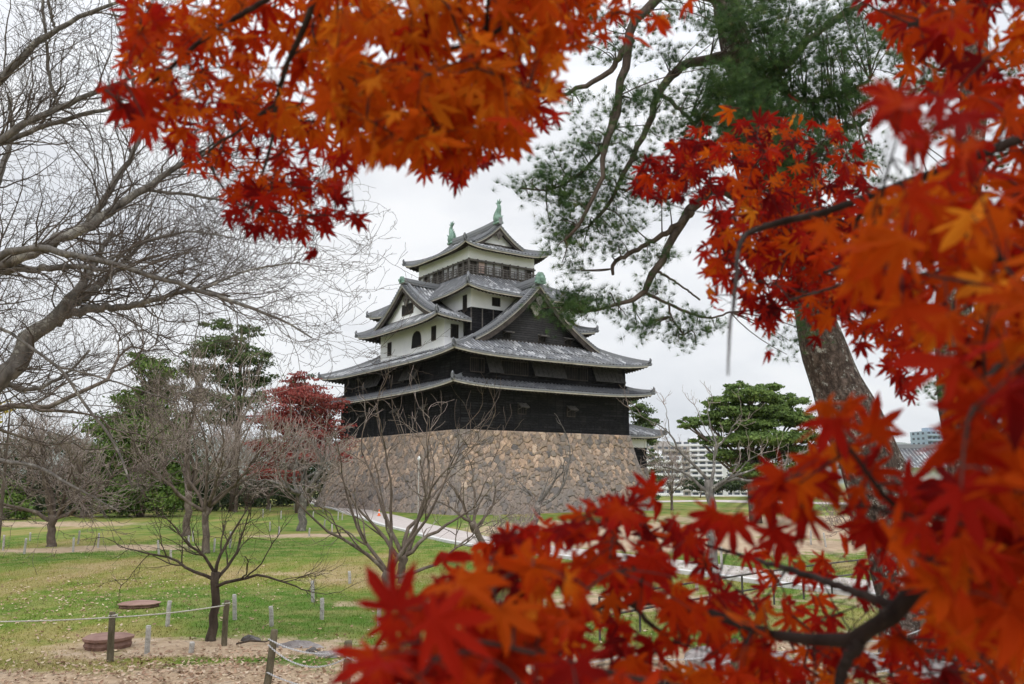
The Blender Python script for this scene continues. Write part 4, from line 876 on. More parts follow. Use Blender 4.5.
def low_hall():
    Y = 100.; a = at(868, 478, Y); t = empty('tiled_hall', (a[0], Y, 0), -.12); tag(t, 'long low hall with a grey tiled roof behind the leaning pine trunk', 'building')
    w = 24.; zt = at(900, 468, Y)[2]; zr = at(900, 447, Y)[2]
    m = MB(); m.box((0, 0, 0), (w, 9, zt + .1)); m.build('wall', M['plaster'], t)
    n = 70; xs = np.linspace(-1, w + 1, n * 4 + 1); rib = .07 * np.maximum(0, np.cos(2 * math.pi * (xs + 1) / (w + 2) * n)); r = MB()
    for y0, y1 in ((-1.2, 4.5), (10.2, 4.5)):
        tt = np.linspace(0, 1, 8); P = np.stack([np.broadcast_to(xs[:, None], (len(xs), 8)), np.broadcast_to(y0 + (y1 - y0) * tt, (len(xs), 8)), zt + (zr - zt) * (.8 * tt + .2 * tt**2)[None] + rib[:, None]], -1)
        r.grid(P, .5, np.stack([P[..., 0], np.broadcast_to(tt * 6, P.shape[:2]), 0 * P[..., 0]], -1).reshape(-1, 3))
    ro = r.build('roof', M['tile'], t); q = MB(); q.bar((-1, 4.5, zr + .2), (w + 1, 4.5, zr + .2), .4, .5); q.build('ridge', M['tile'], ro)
    for x in (3, 8, 13, 18): 
        q = MB(); q.box((x, -.05, .9), (x + 2, .1, 2.2)); q.build('window', M['glass'], t)
low_hall()

# ------------------------------------------------------------------ fences, stakes, small things
def post_mesh(h, r, seed, lean=0.):
    rng = R(seed); mb = MB(); z = np.array([-.1, 0, h * .3, h * .7, h - .02, h]); P = np.stack([lean * z, 0 * z, z], -1); P[2:4, 0] += rng.normal(0, .006, 2)
    mb.tubes(P, r * np.array([1.05, 1.03, 1., .98, .96, .82]), 10); return mb
def sag(a, b, s, n=14, w=0.):
    t = np.linspace(0, 1, n); P = np.array(a)[None] * (1 - t[:, None]) + np.array(b)[None] * t[:, None]; P[:, 2] -= s * 4 * t * (1 - t); return P
def fence(name, label, posts, h, r, lines, cat='fence', mat='post', rmat='rope', rr=.012, sagv=.05, ext=None):
    x0, y0 = posts[0]; z0 = float(gz(x0, y0)); t = empty(name, (x0, y0, z0)); tag(t, label, cat)
    tops = []
    for k, (x, y) in enumerate(posts):
        o = post_mesh(h, r, k + 3, .02 * (-1) ** k).build('post', M[mat], t, True); o.location = (x - x0, y - y0, float(gz(x, y)) - z0); tops.append(np.array([x - x0, y - y0, float(gz(x, y)) - z0]))
    for lz in lines:
        mb = MB()
        for a, b in zip(tops[:-1], tops[1:]): mb.tubes(sag(a + [0, -r, lz], b + [0, -r, lz], sagv), np.full(14, rr), 5)
        for a in tops:
            th = np.linspace(0, 6.6, 12); mb.tubes(np.stack([a[0] + (r + rr) * np.cos(th), a[1] + (r + rr) * np.sin(th), a[2] + lz + .006 * th], -1), np.full(12, rr), 5)
        mb.build('rope' if rmat == 'rope' else 'rail', M[rmat], t, True)
    return t
p0 = gxy(110, 662); p1 = gxy(224, 646); dp = np.array(p0) - np.array(p1)
fence('rope_fence', 'round wooden posts linked by one pale rope in front of the stumps', [(p0[0] - 2.6, p0[1] - .4), p0, p1], .80, .055, [.72], sagv=.03)
# chain fence
def chain_fence():
    pts = [gxy(266, 692), (gnd(345, 712)[0], gnd(345, 712)[1]), (.1, 11.3), (1.45, 11.6), (3.0, 12.2), (4.6, 13.0), (6.4, 14.0)]
    pts = [(float(a), float(b)) for a, b in pts]
    x0, y0 = pts[0]; z0 = float(gz(x0, y0)); t = empty('chain_fence', (x0, y0, z0)); tag(t, 'brown round posts linked by sagging pale chains at the bottom of the photo', 'fence')
    tops = []
    for k, (x, y) in enumerate(pts):
        q = np.array([x - x0, y - y0, float(gz(x, y)) - z0]); o = post_mesh(.86, .055, 30 + k, .10 if k == 0 else .02).build('post', M['post'], t, True); o.location = tuple(q); tops.append(q + [.02, 0, 0])
    th = np.linspace(0, 2 * math.pi, 7)
    for lz, sg in ((.74, .10), (.66, .2), (.28, .08)):
        mb = MB()
        for a, b in zip(tops[:-1], tops[1:]):
            n = 64; P = sag(a + [0, -.06, lz], b + [0, -.06, lz], sg, n + 1); 
            for i in range(n):
                c = (P[i] + P[i + 1]) / 2; d = nrm(P[i + 1] - P[i]); s = np.array([0, 0, 1.]) if i % 2 else nrm(np.cross(d, [0, 0, 1.])); L = np.linalg.norm(P[i + 1] - P[i]) * .68
                mb.tubes(c + d * (L * np.cos(th))[:, None] + s * (.011 * np.sin(th))[:, None], np.full(7, .0045), 3)
        mb.build('chain', M['chain'], t)
chain_fence()
# white stakes
stk = [(3, 551, 15), (24, 555, 15), (30, 541, 8), (73, 553, 14), (78, 544, 13), (98, 548, 14), (159, 555, 14), (171, 560, 10), (214, 552, 13), (230, 548, 13), (189, 548, 12), (193, 541, 10),
       (167, 628, 24), (147, 654, 26), (191, 653, 10), (235, 621, 24), (272, 627, 19), (313, 603, 20), (322, 620, 20), (350, 584, 12), (379, 626, 17), (332, 535, 10), (324, 529, 9), (309, 537, 8), (313, 520, 8), (338, 520, 8), (342, 520, 8), (323, 512, 7),
       (294, 511, 7), (270, 511, 7), (263, 517, 8), (281, 519, 8), (279, 535, 8), (231, 543, 11), (246, 509, 7), (270, 531, 9), (722, 570, 22), (758, 566, 18), (697, 590, 22), (790, 562, 18), (811, 545, 14), (826, 547, 14), (775, 556, 14)]
proto = None
WHERE = {}
for k, (px, py, hp_) in enumerate(stk):
    x, y = gxy(px, py); h = hp_ / 865. * y * 1.0
    if proto is None: proto = post_mesh(1., .045, 77).build('stake', M['stake'], None, True); o = proto
    else: o = proto.copy(); COL.objects.link(o)
    o.location = (x, y, float(gz(x, y)) - .05); o.scale = (1, 1, h + .05); o.rotation_euler = (RNG.normal(0, .05), RNG.normal(0, .05), RNG.uniform(0, 6))
    tag(o, None, 'stake', 'pale wooden stakes in the lawn')
    WHERE[k] = o
labs = ['leftmost pale stake near the left edge of the photo', 'pale stake in front of the ringed lawn tree, left of its trunk', 'pale stake behind the ringed lawn tree, left of its trunk', 'pale stake in front of the ringed lawn tree, right of its trunk', 'pale stake behind the ringed lawn tree, right of its trunk', 'pale stake standing right of the ringed lawn tree',
        'pale stake before the left foot of the brown twiggy tree', 'shorter pale stake before the brown twiggy tree', 'pale stake right of the trunk of the brown twiggy tree', 'pale stake furthest right around the brown twiggy tree', 'pale stake left of the trunk of the brown twiggy tree', 'pale stake just behind the trunk of the brown twiggy tree',
        'pale stake with a dark cap between the two round stumps and the small dark tree', 'pale stake leaning right of the front round stump', 'very short pale stake stub at the foot of the small dark tree', 'pale stake right of the small dark tree trunk', 'pale stake just behind the first post of the chain fence', 'pale stake left of the many stemmed tree, back one', 'pale stake left of the many stemmed tree, front one', 'pale stake behind and left of the many stemmed tree', 'pale stake in front of the many stemmed tree by the red leaves',
        'pale stake right of the earth mound tree, front one', 'pale stake right of the earth mound tree, rear one', 'pale stake at the foot of the earth mound tree', 'pale stake behind the earth mound tree, right of its trunk', 'pale stake by the path, left one of a close pair', 'pale stake by the path, right one of a close pair', 'pale stake close to the top end of the path', 'pale stake far back, left behind the earth mound tree', 'pale stake far back in front of the dark shrubbery', 'pale stake in the back of the lawn, left of the earth mound tree', 'pale stake between the brown twiggy tree and the earth mound tree, rear', 'pale stake left of the earth mound tree, front one', 'pale stake right of the small dark tree crown, far lawn', 'furthest pale stake in the middle of the back lawn', 'pale stake between the brown twiggy tree and the earth mound tree, front',
        'pale stake just right of the stout straight trunk', 'pale stake on the green strip right of the stout straight trunk', 'pale stake on the green strip left of the stout straight trunk', 'pale stake on the sand near the dark handrail', 'pale stake left one of a pair on the sandy ground', 'pale stake right one of a pair on the sandy ground', 'pale stake on the sandy ground behind the dark handrail']
for k, o in WHERE.items(): o['label'] = labs[k]

def far_fence():
    A = gxy(-30, 518); B = gxy(190, 514); t = empty('rail_fence', (A[0], A[1], float(gz(*A)))); tag(t, 'weathered rail fence along the far edge of the lawn', 'fence')
    n = 12; pts = [np.array([A[0] + (B[0] - A[0]) * k / n - A[0], A[1] + (B[1] - A[1]) * k / n - A[1], 0.]) for k in range(n + 1)]
    for p in pts: o = post_mesh(1.15, .08, 5).build('post', M['greywood'], t, True); o.location = tuple(p)
    for z in (.45, .95):
        mb = MB(); mb.tubes(np.array([pts[0] + [0, 0, z], pts[-1] / 2 + [0, 0, z], pts[-1] + [0, 0, z]]), np.full(3, .045), 6); mb.build('rail', M['greywood'], t)
far_fence()
def handrail(name, label, pix, h, mat='rail'):
    P = [gnd(a, b) for a, b in pix]; o = empty(name, (P[0][0], P[0][1], 0)); tag(o, label, 'fence'); L = [np.array([p[0] - P[0][0], p[1] - P[0][1], float(gz(p[0], p[1]))]) for p in P]
    full = smooth_path(np.array(L), 5 * len(L))
    for q in full[::2]: mb = MB(); mb.tubes(np.array([q - [0, 0, .05], q + [0, 0, h / 2], q + [0, 0, h]]), np.full(3, .025), 6); mb.build('post', M[mat], o)
    for z in (h, h * .55): mb = MB(); mb.tubes(full + [0, 0, z], np.full(len(full), .022), 6); mb.build('rail', M[mat], o)
handrail('handrail', 'dark metal handrail along the near side of the path', [(600, 640), (700, 618), (800, 600), (880, 588), (960, 578)], .8)
handrail('handrail', 'pale rail fence at the rear edge of the castle lawn beside the stone base', [(340, 504), (370, 506), (400, 508), (430, 511)], .9, 'greywood')
# stumps
def stump(px, py, r, h, label, seed):
    x, y = gxy(px, py); t = empty('tree_stump', (x, y, float(gz(x, y)))); tag(t, label, 'stump', 'round brown stumps on the lawn'); rng = R(seed)
    a = np.linspace(0, 2 * math.pi, 49)[:-1]; rr = r * (1 + .05 * np.sin(3 * a + seed) + .03 * np.sin(7 * a)) ; m = MB(); rows = []
    for z, k in ((-.05, .9), (.0, .93), (h * .3, .98), (h * .55, .94), (h * .75, .97)): 
        q = rr * k * (1 + .012 * rng.normal(0, 1, 48)); q = np.append(q, q[0]); aa = np.append(a, a[0]); rows.append(np.stack([np.cos(aa) * q, np.sin(aa) * q, np.full(49, z)], -1))
    m.grid(np.array(rows)); m.build('side', M['stump'], t)
    m = MB(); rows = []
    for z, k in ((h * .74, 1.03), (h * .97, 1.05), (h, 1.0), (h + .015, .8), (h + .02, .4), (h + .02, .001)): q = np.append(rr * k, rr[0] * k); aa = np.append(a, a[0]); rows.append(np.stack([np.cos(aa) * q, np.sin(aa) * q, np.full(49, z)], -1))
    m.grid(np.array(rows)); m.build('top', M['stumptop'], t)
stump(107, 648, .40, .2, 'thicker brown round stump behind the rope fence post', 1); stump(139, 609, .44, .1, 'flatter brown round stump further back on the lawn', 2)
def rock(px, py, sx, sy, sz, seed, mat, label):
    rng = R(seed); x, y = gxy(px, py); th = np.linspace(0, 2 * math.pi, 25); ph = np.linspace(0, math.pi / 2, 8); A, B = np.meshgrid(th, ph)
    dirs = nrm(rng.normal(0, 1, (14, 3)) * [1, 1, .7]); X = np.cos(A) * np.cos(B); Y = np.sin(A) * np.cos(B); Z = np.sin(B); D = np.stack([X, Y, Z], -1)
    s = np.minimum.reduce([np.full(A.shape, 1.)] + [rng.uniform(.5, .8) / np.maximum(.01, (D @ d)) for d in dirs if True]); P = D * (s * (1 + .06 * np.sin(D[..., 0] * 9 + seed) * np.sin(D[..., 1] * 8) + .04 * np.sin(D[..., 2] * 17 + D[..., 0] * 13)))[..., None] * np.array([sx, sy, sz]) * 1.25; P[..., 2] -= .03
    mb = MB(); mb.grid(P); o = mb.build('rock', M[mat]); o.location = (x, y, float(gz(x, y))); tag(o, label, 'rock', 'rocks by the chain fence')
rock(252, 641, .24, .17, .11, 1, 'darkrock', 'dark rough rock beside the short stake stub'); rock(300, 647, .42, .2, .14, 2, 'rock', 'grey flat rock behind the chains, left of the pale one')
rock(333, 655, .42, .24, .14, 3, 'rock', 'pale flat rock behind the chains, nearest the red leaves'); rock(312, 652, .15, .13, .12, 4, 'darkrock', 'small dark rock between the two flat ones')
rock(730, 668, .9, .5, .3, 5, 'rock', 'broad pale boulder under the lower maple bough'); rock(930, 675, .7, .5, .35, 6, 'rock', 'pale boulder at the lower right corner behind red leaves'); rock(868, 668, .5, .4, .3, 8, 'rock', 'pale boulder left of the corner boulder'); rock(990, 655, .6, .4, .35, 9, 'darkrock', 'grey boulder at the right edge behind red leaves')
# fallen stick, cone, white pole
mb = MB(); g = gnd(236, 646); mb.tubes(np.array([(0, 0, .03), (.25, .05, .08), (.5, .1, .05), (.75, .1, .12)]), np.array([.02, .018, .014, .006]), 5); o = mb.build('fallen_branch', M['darkbark']); o.location = (g[0], g[1], float(gz(g[0], g[1]))); tag(o, 'dark fallen branch lying against the dark rough rock', 'branch')
def cone(px, py, s, label):
    x, y = gxy(px, py); t = empty('traffic_cone', (x, y, float(gz(x, y)) + .03)); tag(t, label, 'cone')
    m = MB(); m.box((-.18 * s, -.18 * s, 0), (.18 * s, .18 * s, .04)); m.tubes(np.array([(0, 0, .04), (0, 0, .35 * s), (0, 0, .72 * s)]), np.array([.15, .09, .03]) * s, 12); m.build('body', M['orange'], t)
    m = MB(); m.tubes(np.array([(0, 0, .3 * s), (0, 0, .45 * s)]), np.array([.106, .077]) * s, 12); m.build('stripe', M['whitepaint'], t)
cone(379, 516.5, .75, 'small orange traffic cone on the path behind the many stemmed tree')
x, y = gxy(418, 517); t = empty('lamp_post', (x, y, 0)); tag(t, 'thin white pole standing before the left face of the stone base', 'pole'); m = MB(); m.tubes(np.array([(0, 0, 0), (0, 0, 2.2), (0, 0, 4.6)]), np.array([.045, .04, .035]), 8); m.build('pole', M['stake'], t); m = MB(); m.tubes(np.array([(0, 0, 4.6), (0, 0, 4.75), (0, 0, 4.95)]), np.array([.09, .13, .05]), 8); m.build('lamp_head', M['whitepaint'], t)

# ------------------------------------------------------------------ near pines at right
def poly(pts, base, extra=0):   # [(px,py,Y,diam_px)] -> points and radii, local
    P = np.array([at(a, b, Y) for a, b, Y, d in pts]) - np.array(base); r = np.array([d / 2 / F * Y for a, b, Y, d in pts]); return P, r
def smooth_tube(mb, P, r, n, k=8, wob=0., rng=None):
    Q = smooth_path(P, n); t = np.concatenate([[0], np.cumsum(np.linalg.norm(np.diff(P, axis=0), axis=1))]); rr = np.interp(np.linspace(0, t[-1], n), t, r)
    if wob: Q[1:-1] += rng.normal(0, wob, (n - 2, 3)) * rr[1:-1, None]
    mb.tubes(Q, rr, k); return Q, rr
_a = [];
rt = R(9)
for k in range(26):
    th = k * 2.399963; el = .15 + 1.25 * ((k + .5) / 26); _a.append((math.cos(th) * math.sin(el), math.cos(el), math.sin(th) * math.sin(el)))
NV = []; NF = []
for k, d in enumerate(_a):
    d = np.array(d); s = nrm(np.cross(d, [0.3, .2, 1])) * .020; L = rt.uniform(.75, 1.1); NV += [-s, s, d * L]; NF.append((3 * k, 3 * k + 1, 3 * k + 2))
NV = np.array(NV)
def tufts(mb, rng, C, D, size):
    m = len(C); N = nrm(rng.normal(0, 1, (m, 3))); mb.leaves(C, D, N, rng.uniform(.8, 1.2, m) * size, NV, NF, np.clip(rng.normal(.5, .22, m), 0, 1))
def near_pine():
    rng = R(71); Y0 = 15.; b0 = at(925, 655, Y0); base = np.array([b0[0], b0[1], float(gz(b0[0], b0[1]))])
    t = empty('leaning_pine', tuple(base)); tag(t, 'tall old pine with a thick leaning lichened trunk and drooping boughs at right', 'tree')
    tk = MB(); P, r = poly([(930, 665, 15, 90), (918, 610, 15, 72), (902, 550, 15, 64), (885, 500, 15, 62), (866, 450, 15, 60), (843, 400, 15, 54), (824, 350, 15, 44), (813, 310, 14.9, 38), (803, 250, 14.7, 36), (785, 180, 14.4, 35), (757, 110, 14, 36), (740, 60, 13.7, 34), (728, 10, 13.4, 30), (720, -60, 13, 26), (730, -160, 12.6, 18), (750, -260, 12.4, 8)], base)
    k = 22; Q = smooth_path(P, 60); tl = np.concatenate([[0], np.cumsum(np.linalg.norm(np.diff(P, axis=0), axis=1))]); rr = np.interp(np.linspace(0, tl[-1], 60), tl, r)
    tk.tubes(Q, rr * (1 + .04 * np.sin(np.arange(60) * 1.3)), k)
    tob = tk.build('trunk', M['pinebark'], t, True)
    limbs = [
        [(735, 55, 13.7, 18), (712, 60, 13.5, 12), (690, 63, 13.3, 10), (672, 74, 13.1, 10), (660, 92, 13, 8), (650, 118, 12.9, 7), (636, 150, 12.8, 6), (622, 178, 12.7, 5), (608, 205, 12.6, 4), (590, 225, 12.5, 3)],
        [(738, 20, 13.5, 16), (700, -10, 13, 13), (660, -5, 12.6, 11), (632, 30, 12.4, 10), (624, 70, 12.3, 9), (617, 110, 12.2, 8), (606, 145, 12.1, 6), (600, 180, 12, 5), (585, 215, 12, 4), (565, 240, 12, 3)],
        [(632, 40, 12.4, 7), (605, 75, 12.3, 6), (580, 88, 12.2, 5), (552, 98, 12.1, 3), (530, 110, 12, 2)],
        [(617, 100, 12.2, 5), (600, 150, 12.3, 4), (572, 180, 12.3, 3), (545, 190, 12.3, 2), (520, 188, 12.3, 2)],
        [(812, 300, 14.9, 16), (780, 240, 14.2, 12), (740, 195, 13.8, 11), (712, 190, 13.5, 11), (695, 205, 13.3, 11), (682, 225, 13.2, 9), (668, 248, 13.1, 8), (654, 275, 13, 8), (642, 295, 13, 6), (622, 303, 12.9, 4), (602, 309, 12.9, 3), (580, 312, 12.9, 3)],
        [(692, 212, 13.3, 7), (668, 232, 13.1, 6), (645, 245, 13, 5), (625, 256, 12.9, 5), (612, 268, 12.8, 4), (613, 275, 12.8, 3)],
        [(642, 293, 13, 4), (665, 302, 13, 3), (690, 313, 13, 3), (712, 318, 13, 2), (730, 312, 13, 2)],
        [(668, 302, 13, 2.5), (672, 318, 13, 2), (684, 335, 13, 1.5)],
        [(790, 190, 14.4, 12), (820, 150, 14, 9), (845, 130, 13.8, 7), (870, 120, 13.6, 4)],
        [(757, 110, 14, 14), (790, 60, 13.8, 10), (820, 30, 13.6, 8), (860, 5, 13.4, 6), (900, -20, 13.3, 4)],
        [(745, 75, 13.8, 10), (770, 80, 13, 8), (800, 100, 12.6, 6), (835, 95, 12.4, 5), (870, 80, 12.2, 3)],
        [(748, 85, 13.8, 9), (742, 130, 13, 7), (735, 160, 12.7, 5), (745, 190, 12.6, 3)],
        [(656, 270, 13, 3), (680, 285, 13, 2), (700, 300, 13, 2)],
        [(660, 92, 13, 5), (690, 120, 12.9, 4), (705, 150, 12.9, 3), (690, 175, 12.9, 2)],
        [(880, 20, 14.4, 4), (905, 60, 14.2, 4), (900, 100, 14, 3), (915, 140, 14, 2)],
        [(880, 20, 14.4, 4), (940, 70, 14.2, 3), (985, 75, 14, 2)]]
    lb = MB(); allQ = []
    for L in limbs:
        P, r = poly(L, base); Q, rr = smooth_tube(lb, P, r, 24, 7, .35, rng); allQ.append(Q)
    lb.build('branches', M['pinetwig'], t, True)
    # clumps of needles: (px, py, depth, rx, ry, number of tufts)
    cl = [(735, 85, 11.6, 18, 14, 110), (750, 120, 11.5, 26, 18, 190), (775, 150, 11.5, 30, 18, 190), (790, 190, 11.6, 26, 16, 130), (730, 20, 12, 16, 12, 50), (710, 120, 12.2, 24, 14, 70), (715, 85, 12.2, 20, 10, 40), (620, 140, 12.3, 26, 18, 70), (590, 175, 12.3, 26, 16, 60), (560, 220, 12.3, 14, 12, 34), (650, 200, 12.8, 24, 14, 50), (665, 90, 12.8, 16, 10, 24), (745, 95, 12.0, 26, 18, 110), (765, 130, 12.0, 30, 20, 150), (740, 60, 12.2, 12, 10, 20), (800, 160, 12, 30, 18, 130), (770, 60, 12, 26, 18, 120), (835, 160, 12, 26, 16, 90), (780, 180, 12, 24, 14, 70), (720, 105, 12.2, 16, 14, 40), (760, 25, 12, 20, 18, 80), (560, 185, 12.2, 34, 14, 80), (540, 180, 12.2, 18, 10, 35), (585, 150, 12.2, 26, 16, 70), (575, 205, 12.2, 24, 14, 55), (600, 100, 12.2, 30, 16, 60), (640, 105, 12.6, 26, 14, 60), (570, 235, 12.2, 16, 14, 40), (558, 250, 12.2, 9, 14, 26),
          (615, 190, 12.6, 28, 16, 70), (645, 165, 12.8, 24, 16, 55), (600, 225, 12.5, 24, 12, 45), (585, 262, 12.8, 24, 9, 36), (625, 240, 12.9, 20, 9, 30), (640, 215, 12.8, 22, 12, 40), (660, 255, 13, 18, 10, 34), (600, 290, 12.9, 26, 7, 40), (572, 308, 12.8, 26, 10, 80), (560, 300, 12.8, 16, 6, 36), (635, 315, 12.9, 14, 7, 24), (655, 290, 13, 14, 9, 30),
          (655, 325, 13, 22, 7, 36), (680, 330, 13, 20, 9, 40), (700, 322, 13, 18, 6, 24), (640, 330, 13, 14, 5, 16), (690, 340, 13, 10, 5, 12), (790, 345, 13.5, 14, 12, 20), (800, 325, 13.5, 16, 10, 24),
          (690, 100, 12.9, 26, 10, 34), (700, 140, 12.9, 24, 16, 45), (670, 130, 12.9, 20, 14, 34), (675, 45, 12.6, 24, 12, 30), (600, 50, 12.3, 24, 12, 36), (590, 20, 12.3, 22, 12, 30), (650, 20, 12.3, 28, 16, 36),
          (770, 20, 12.8, 34, 20, 170), (820, 20, 12.6, 40, 20, 170), (800, 60, 12.4, 40, 18, 170), (850, 50, 12.2, 34, 18, 130), (770, 95, 12.4, 36, 16, 170), (820, 100, 12.2, 40, 18, 190), (850, 95, 12.2, 24, 18, 110), (780, 125, 12.2, 32, 14, 130), (830, 130, 12.4, 34, 14, 120), (750, 140, 12.6, 24, 14, 60), (870, 30, 13, 26, 16, 60), (720, 150, 12.8, 20, 14, 40), (700, 20, 12.8, 30, 14, 60), (740, 10, 12.8, 30, 18, 80), (850, 150, 12.8, 24, 14, 50),
          (905, 95, 14, 20, 12, 40), (890, 60, 14, 16, 12, 30), (920, 60, 14, 24, 12, 40), (950, 85, 14, 24, 14, 40), (980, 60, 14, 24, 14, 34), (900, 20, 14, 24, 14, 34), (980, 110, 14, 24, 18, 40), (930, 130, 14, 22, 14, 36), (755, 175, 13, 24, 12, 30), (880, 190, 13.5, 30, 16, 50), (950, 190, 14, 30, 16, 40), (940, 300, 15, 30, 20, 30), (870, 345, 15, 12, 8, 10)]
    nd = MB(); tw = MB(); nodes = np.concatenate(allQ)
    for px, py, Y, rx, ry, n in cl:
        c = at(px, py, Y) - base; s = Y / F; m = int(n * 2.4); K = max(3, m // 20)
        sub = c + rng.normal(0, 1, (K, 3)) * np.array([rx * s * .62, rx * s * .5, ry * s * .55]); 
        src = nodes[np.argmin(np.linalg.norm(nodes[None] - sub[:, None], axis=2), axis=1)]
        # twigs reach from the nearest limb to every spray
        tt = np.linspace(0, 1, 6)[None, :, None]; mid = (src + sub) / 2 + [0, 0, .08] ; mid = mid + rng.normal(0, .08, (K, 3)); Pq = (1 - tt) ** 2 * src[:, None] + 2 * tt * (1 - tt) * mid[:, None] + tt ** 2 * sub[:, None]; tw.tubes(Pq, np.broadcast_to(np.linspace(.012, .005, 6), (K, 6)), 4)
        k = rng.integers(0, K, m); dirn = nrm(sub - src + rng.normal(0, .3, (K, 3)))[k]; C = sub[k] + rng.normal(0, 1, (m, 3)) * np.array([.13, .13, .07]) + dirn * rng.uniform(-.26, .14, (m, 1))
        D = nrm(dirn * .6 + rng.normal(0, .5, (m, 3)) + [0, 0, .5]); tufts(nd, rng, C, D, .115)
    tw.build('twigs', M['pinetwig'], t); nd.build('needles', M['needle_near'], t)
near_pine()
def second_pine():
    rng = R(72); Y0 = 20.; b0 = at(992, 622, Y0); base = np.array([b0[0], b0[1], float(gz(b0[0], b0[1]))]); t = empty('upright_pine', tuple(base)); tag(t, 'upright pine trunk behind the red leaves near the right edge', 'tree')
    tk = MB(); P, r = poly([(1000, 640, 20, 60), (990, 590, 20, 44), (980, 540, 20, 40), (968, 470, 20, 38), (958, 400, 20, 36), (953, 330, 20, 34), (958, 250, 20, 32), (970, 150, 20, 28), (975, 30, 20, 24), (965, -100, 20, 14)], base); Q, rr = smooth_tube(tk, P, r, 40, 16, .05, rng); tk.build('trunk', M['pinebark'], t, True)
    lb = MB(); nd = MB()
    for px, py, ex, ey in [(955, 340, 915, 352), (955, 300, 1010, 290), (960, 200, 905, 190), (965, 180, 1020, 150), (970, 100, 900, 80), (970, 90, 1030, 60), (957, 380, 935, 395), (970, 20, 930, -20)]:
        P, r = poly([(px, py, 20, 8), ((px + ex) / 2, (py + ey) / 2 - 6, 19.5, 5), (ex, ey, 19, 2)], base); Q, _ = smooth_tube(lb, P, r, 10, 5, .2, rng)
        m = 90; C = Q[rng.integers(4, 10, m)] + rng.normal(0, .25, (m, 3)) * [1, 1, .5]; tufts(nd, rng, C, nrm(rng.normal(0, .5, (m, 3)) + [0, 0, .6]), .15)
    lb.build('branches', M['pinetwig'], t, True); nd.build('needles', M['needle_near'], t)
second_pine()

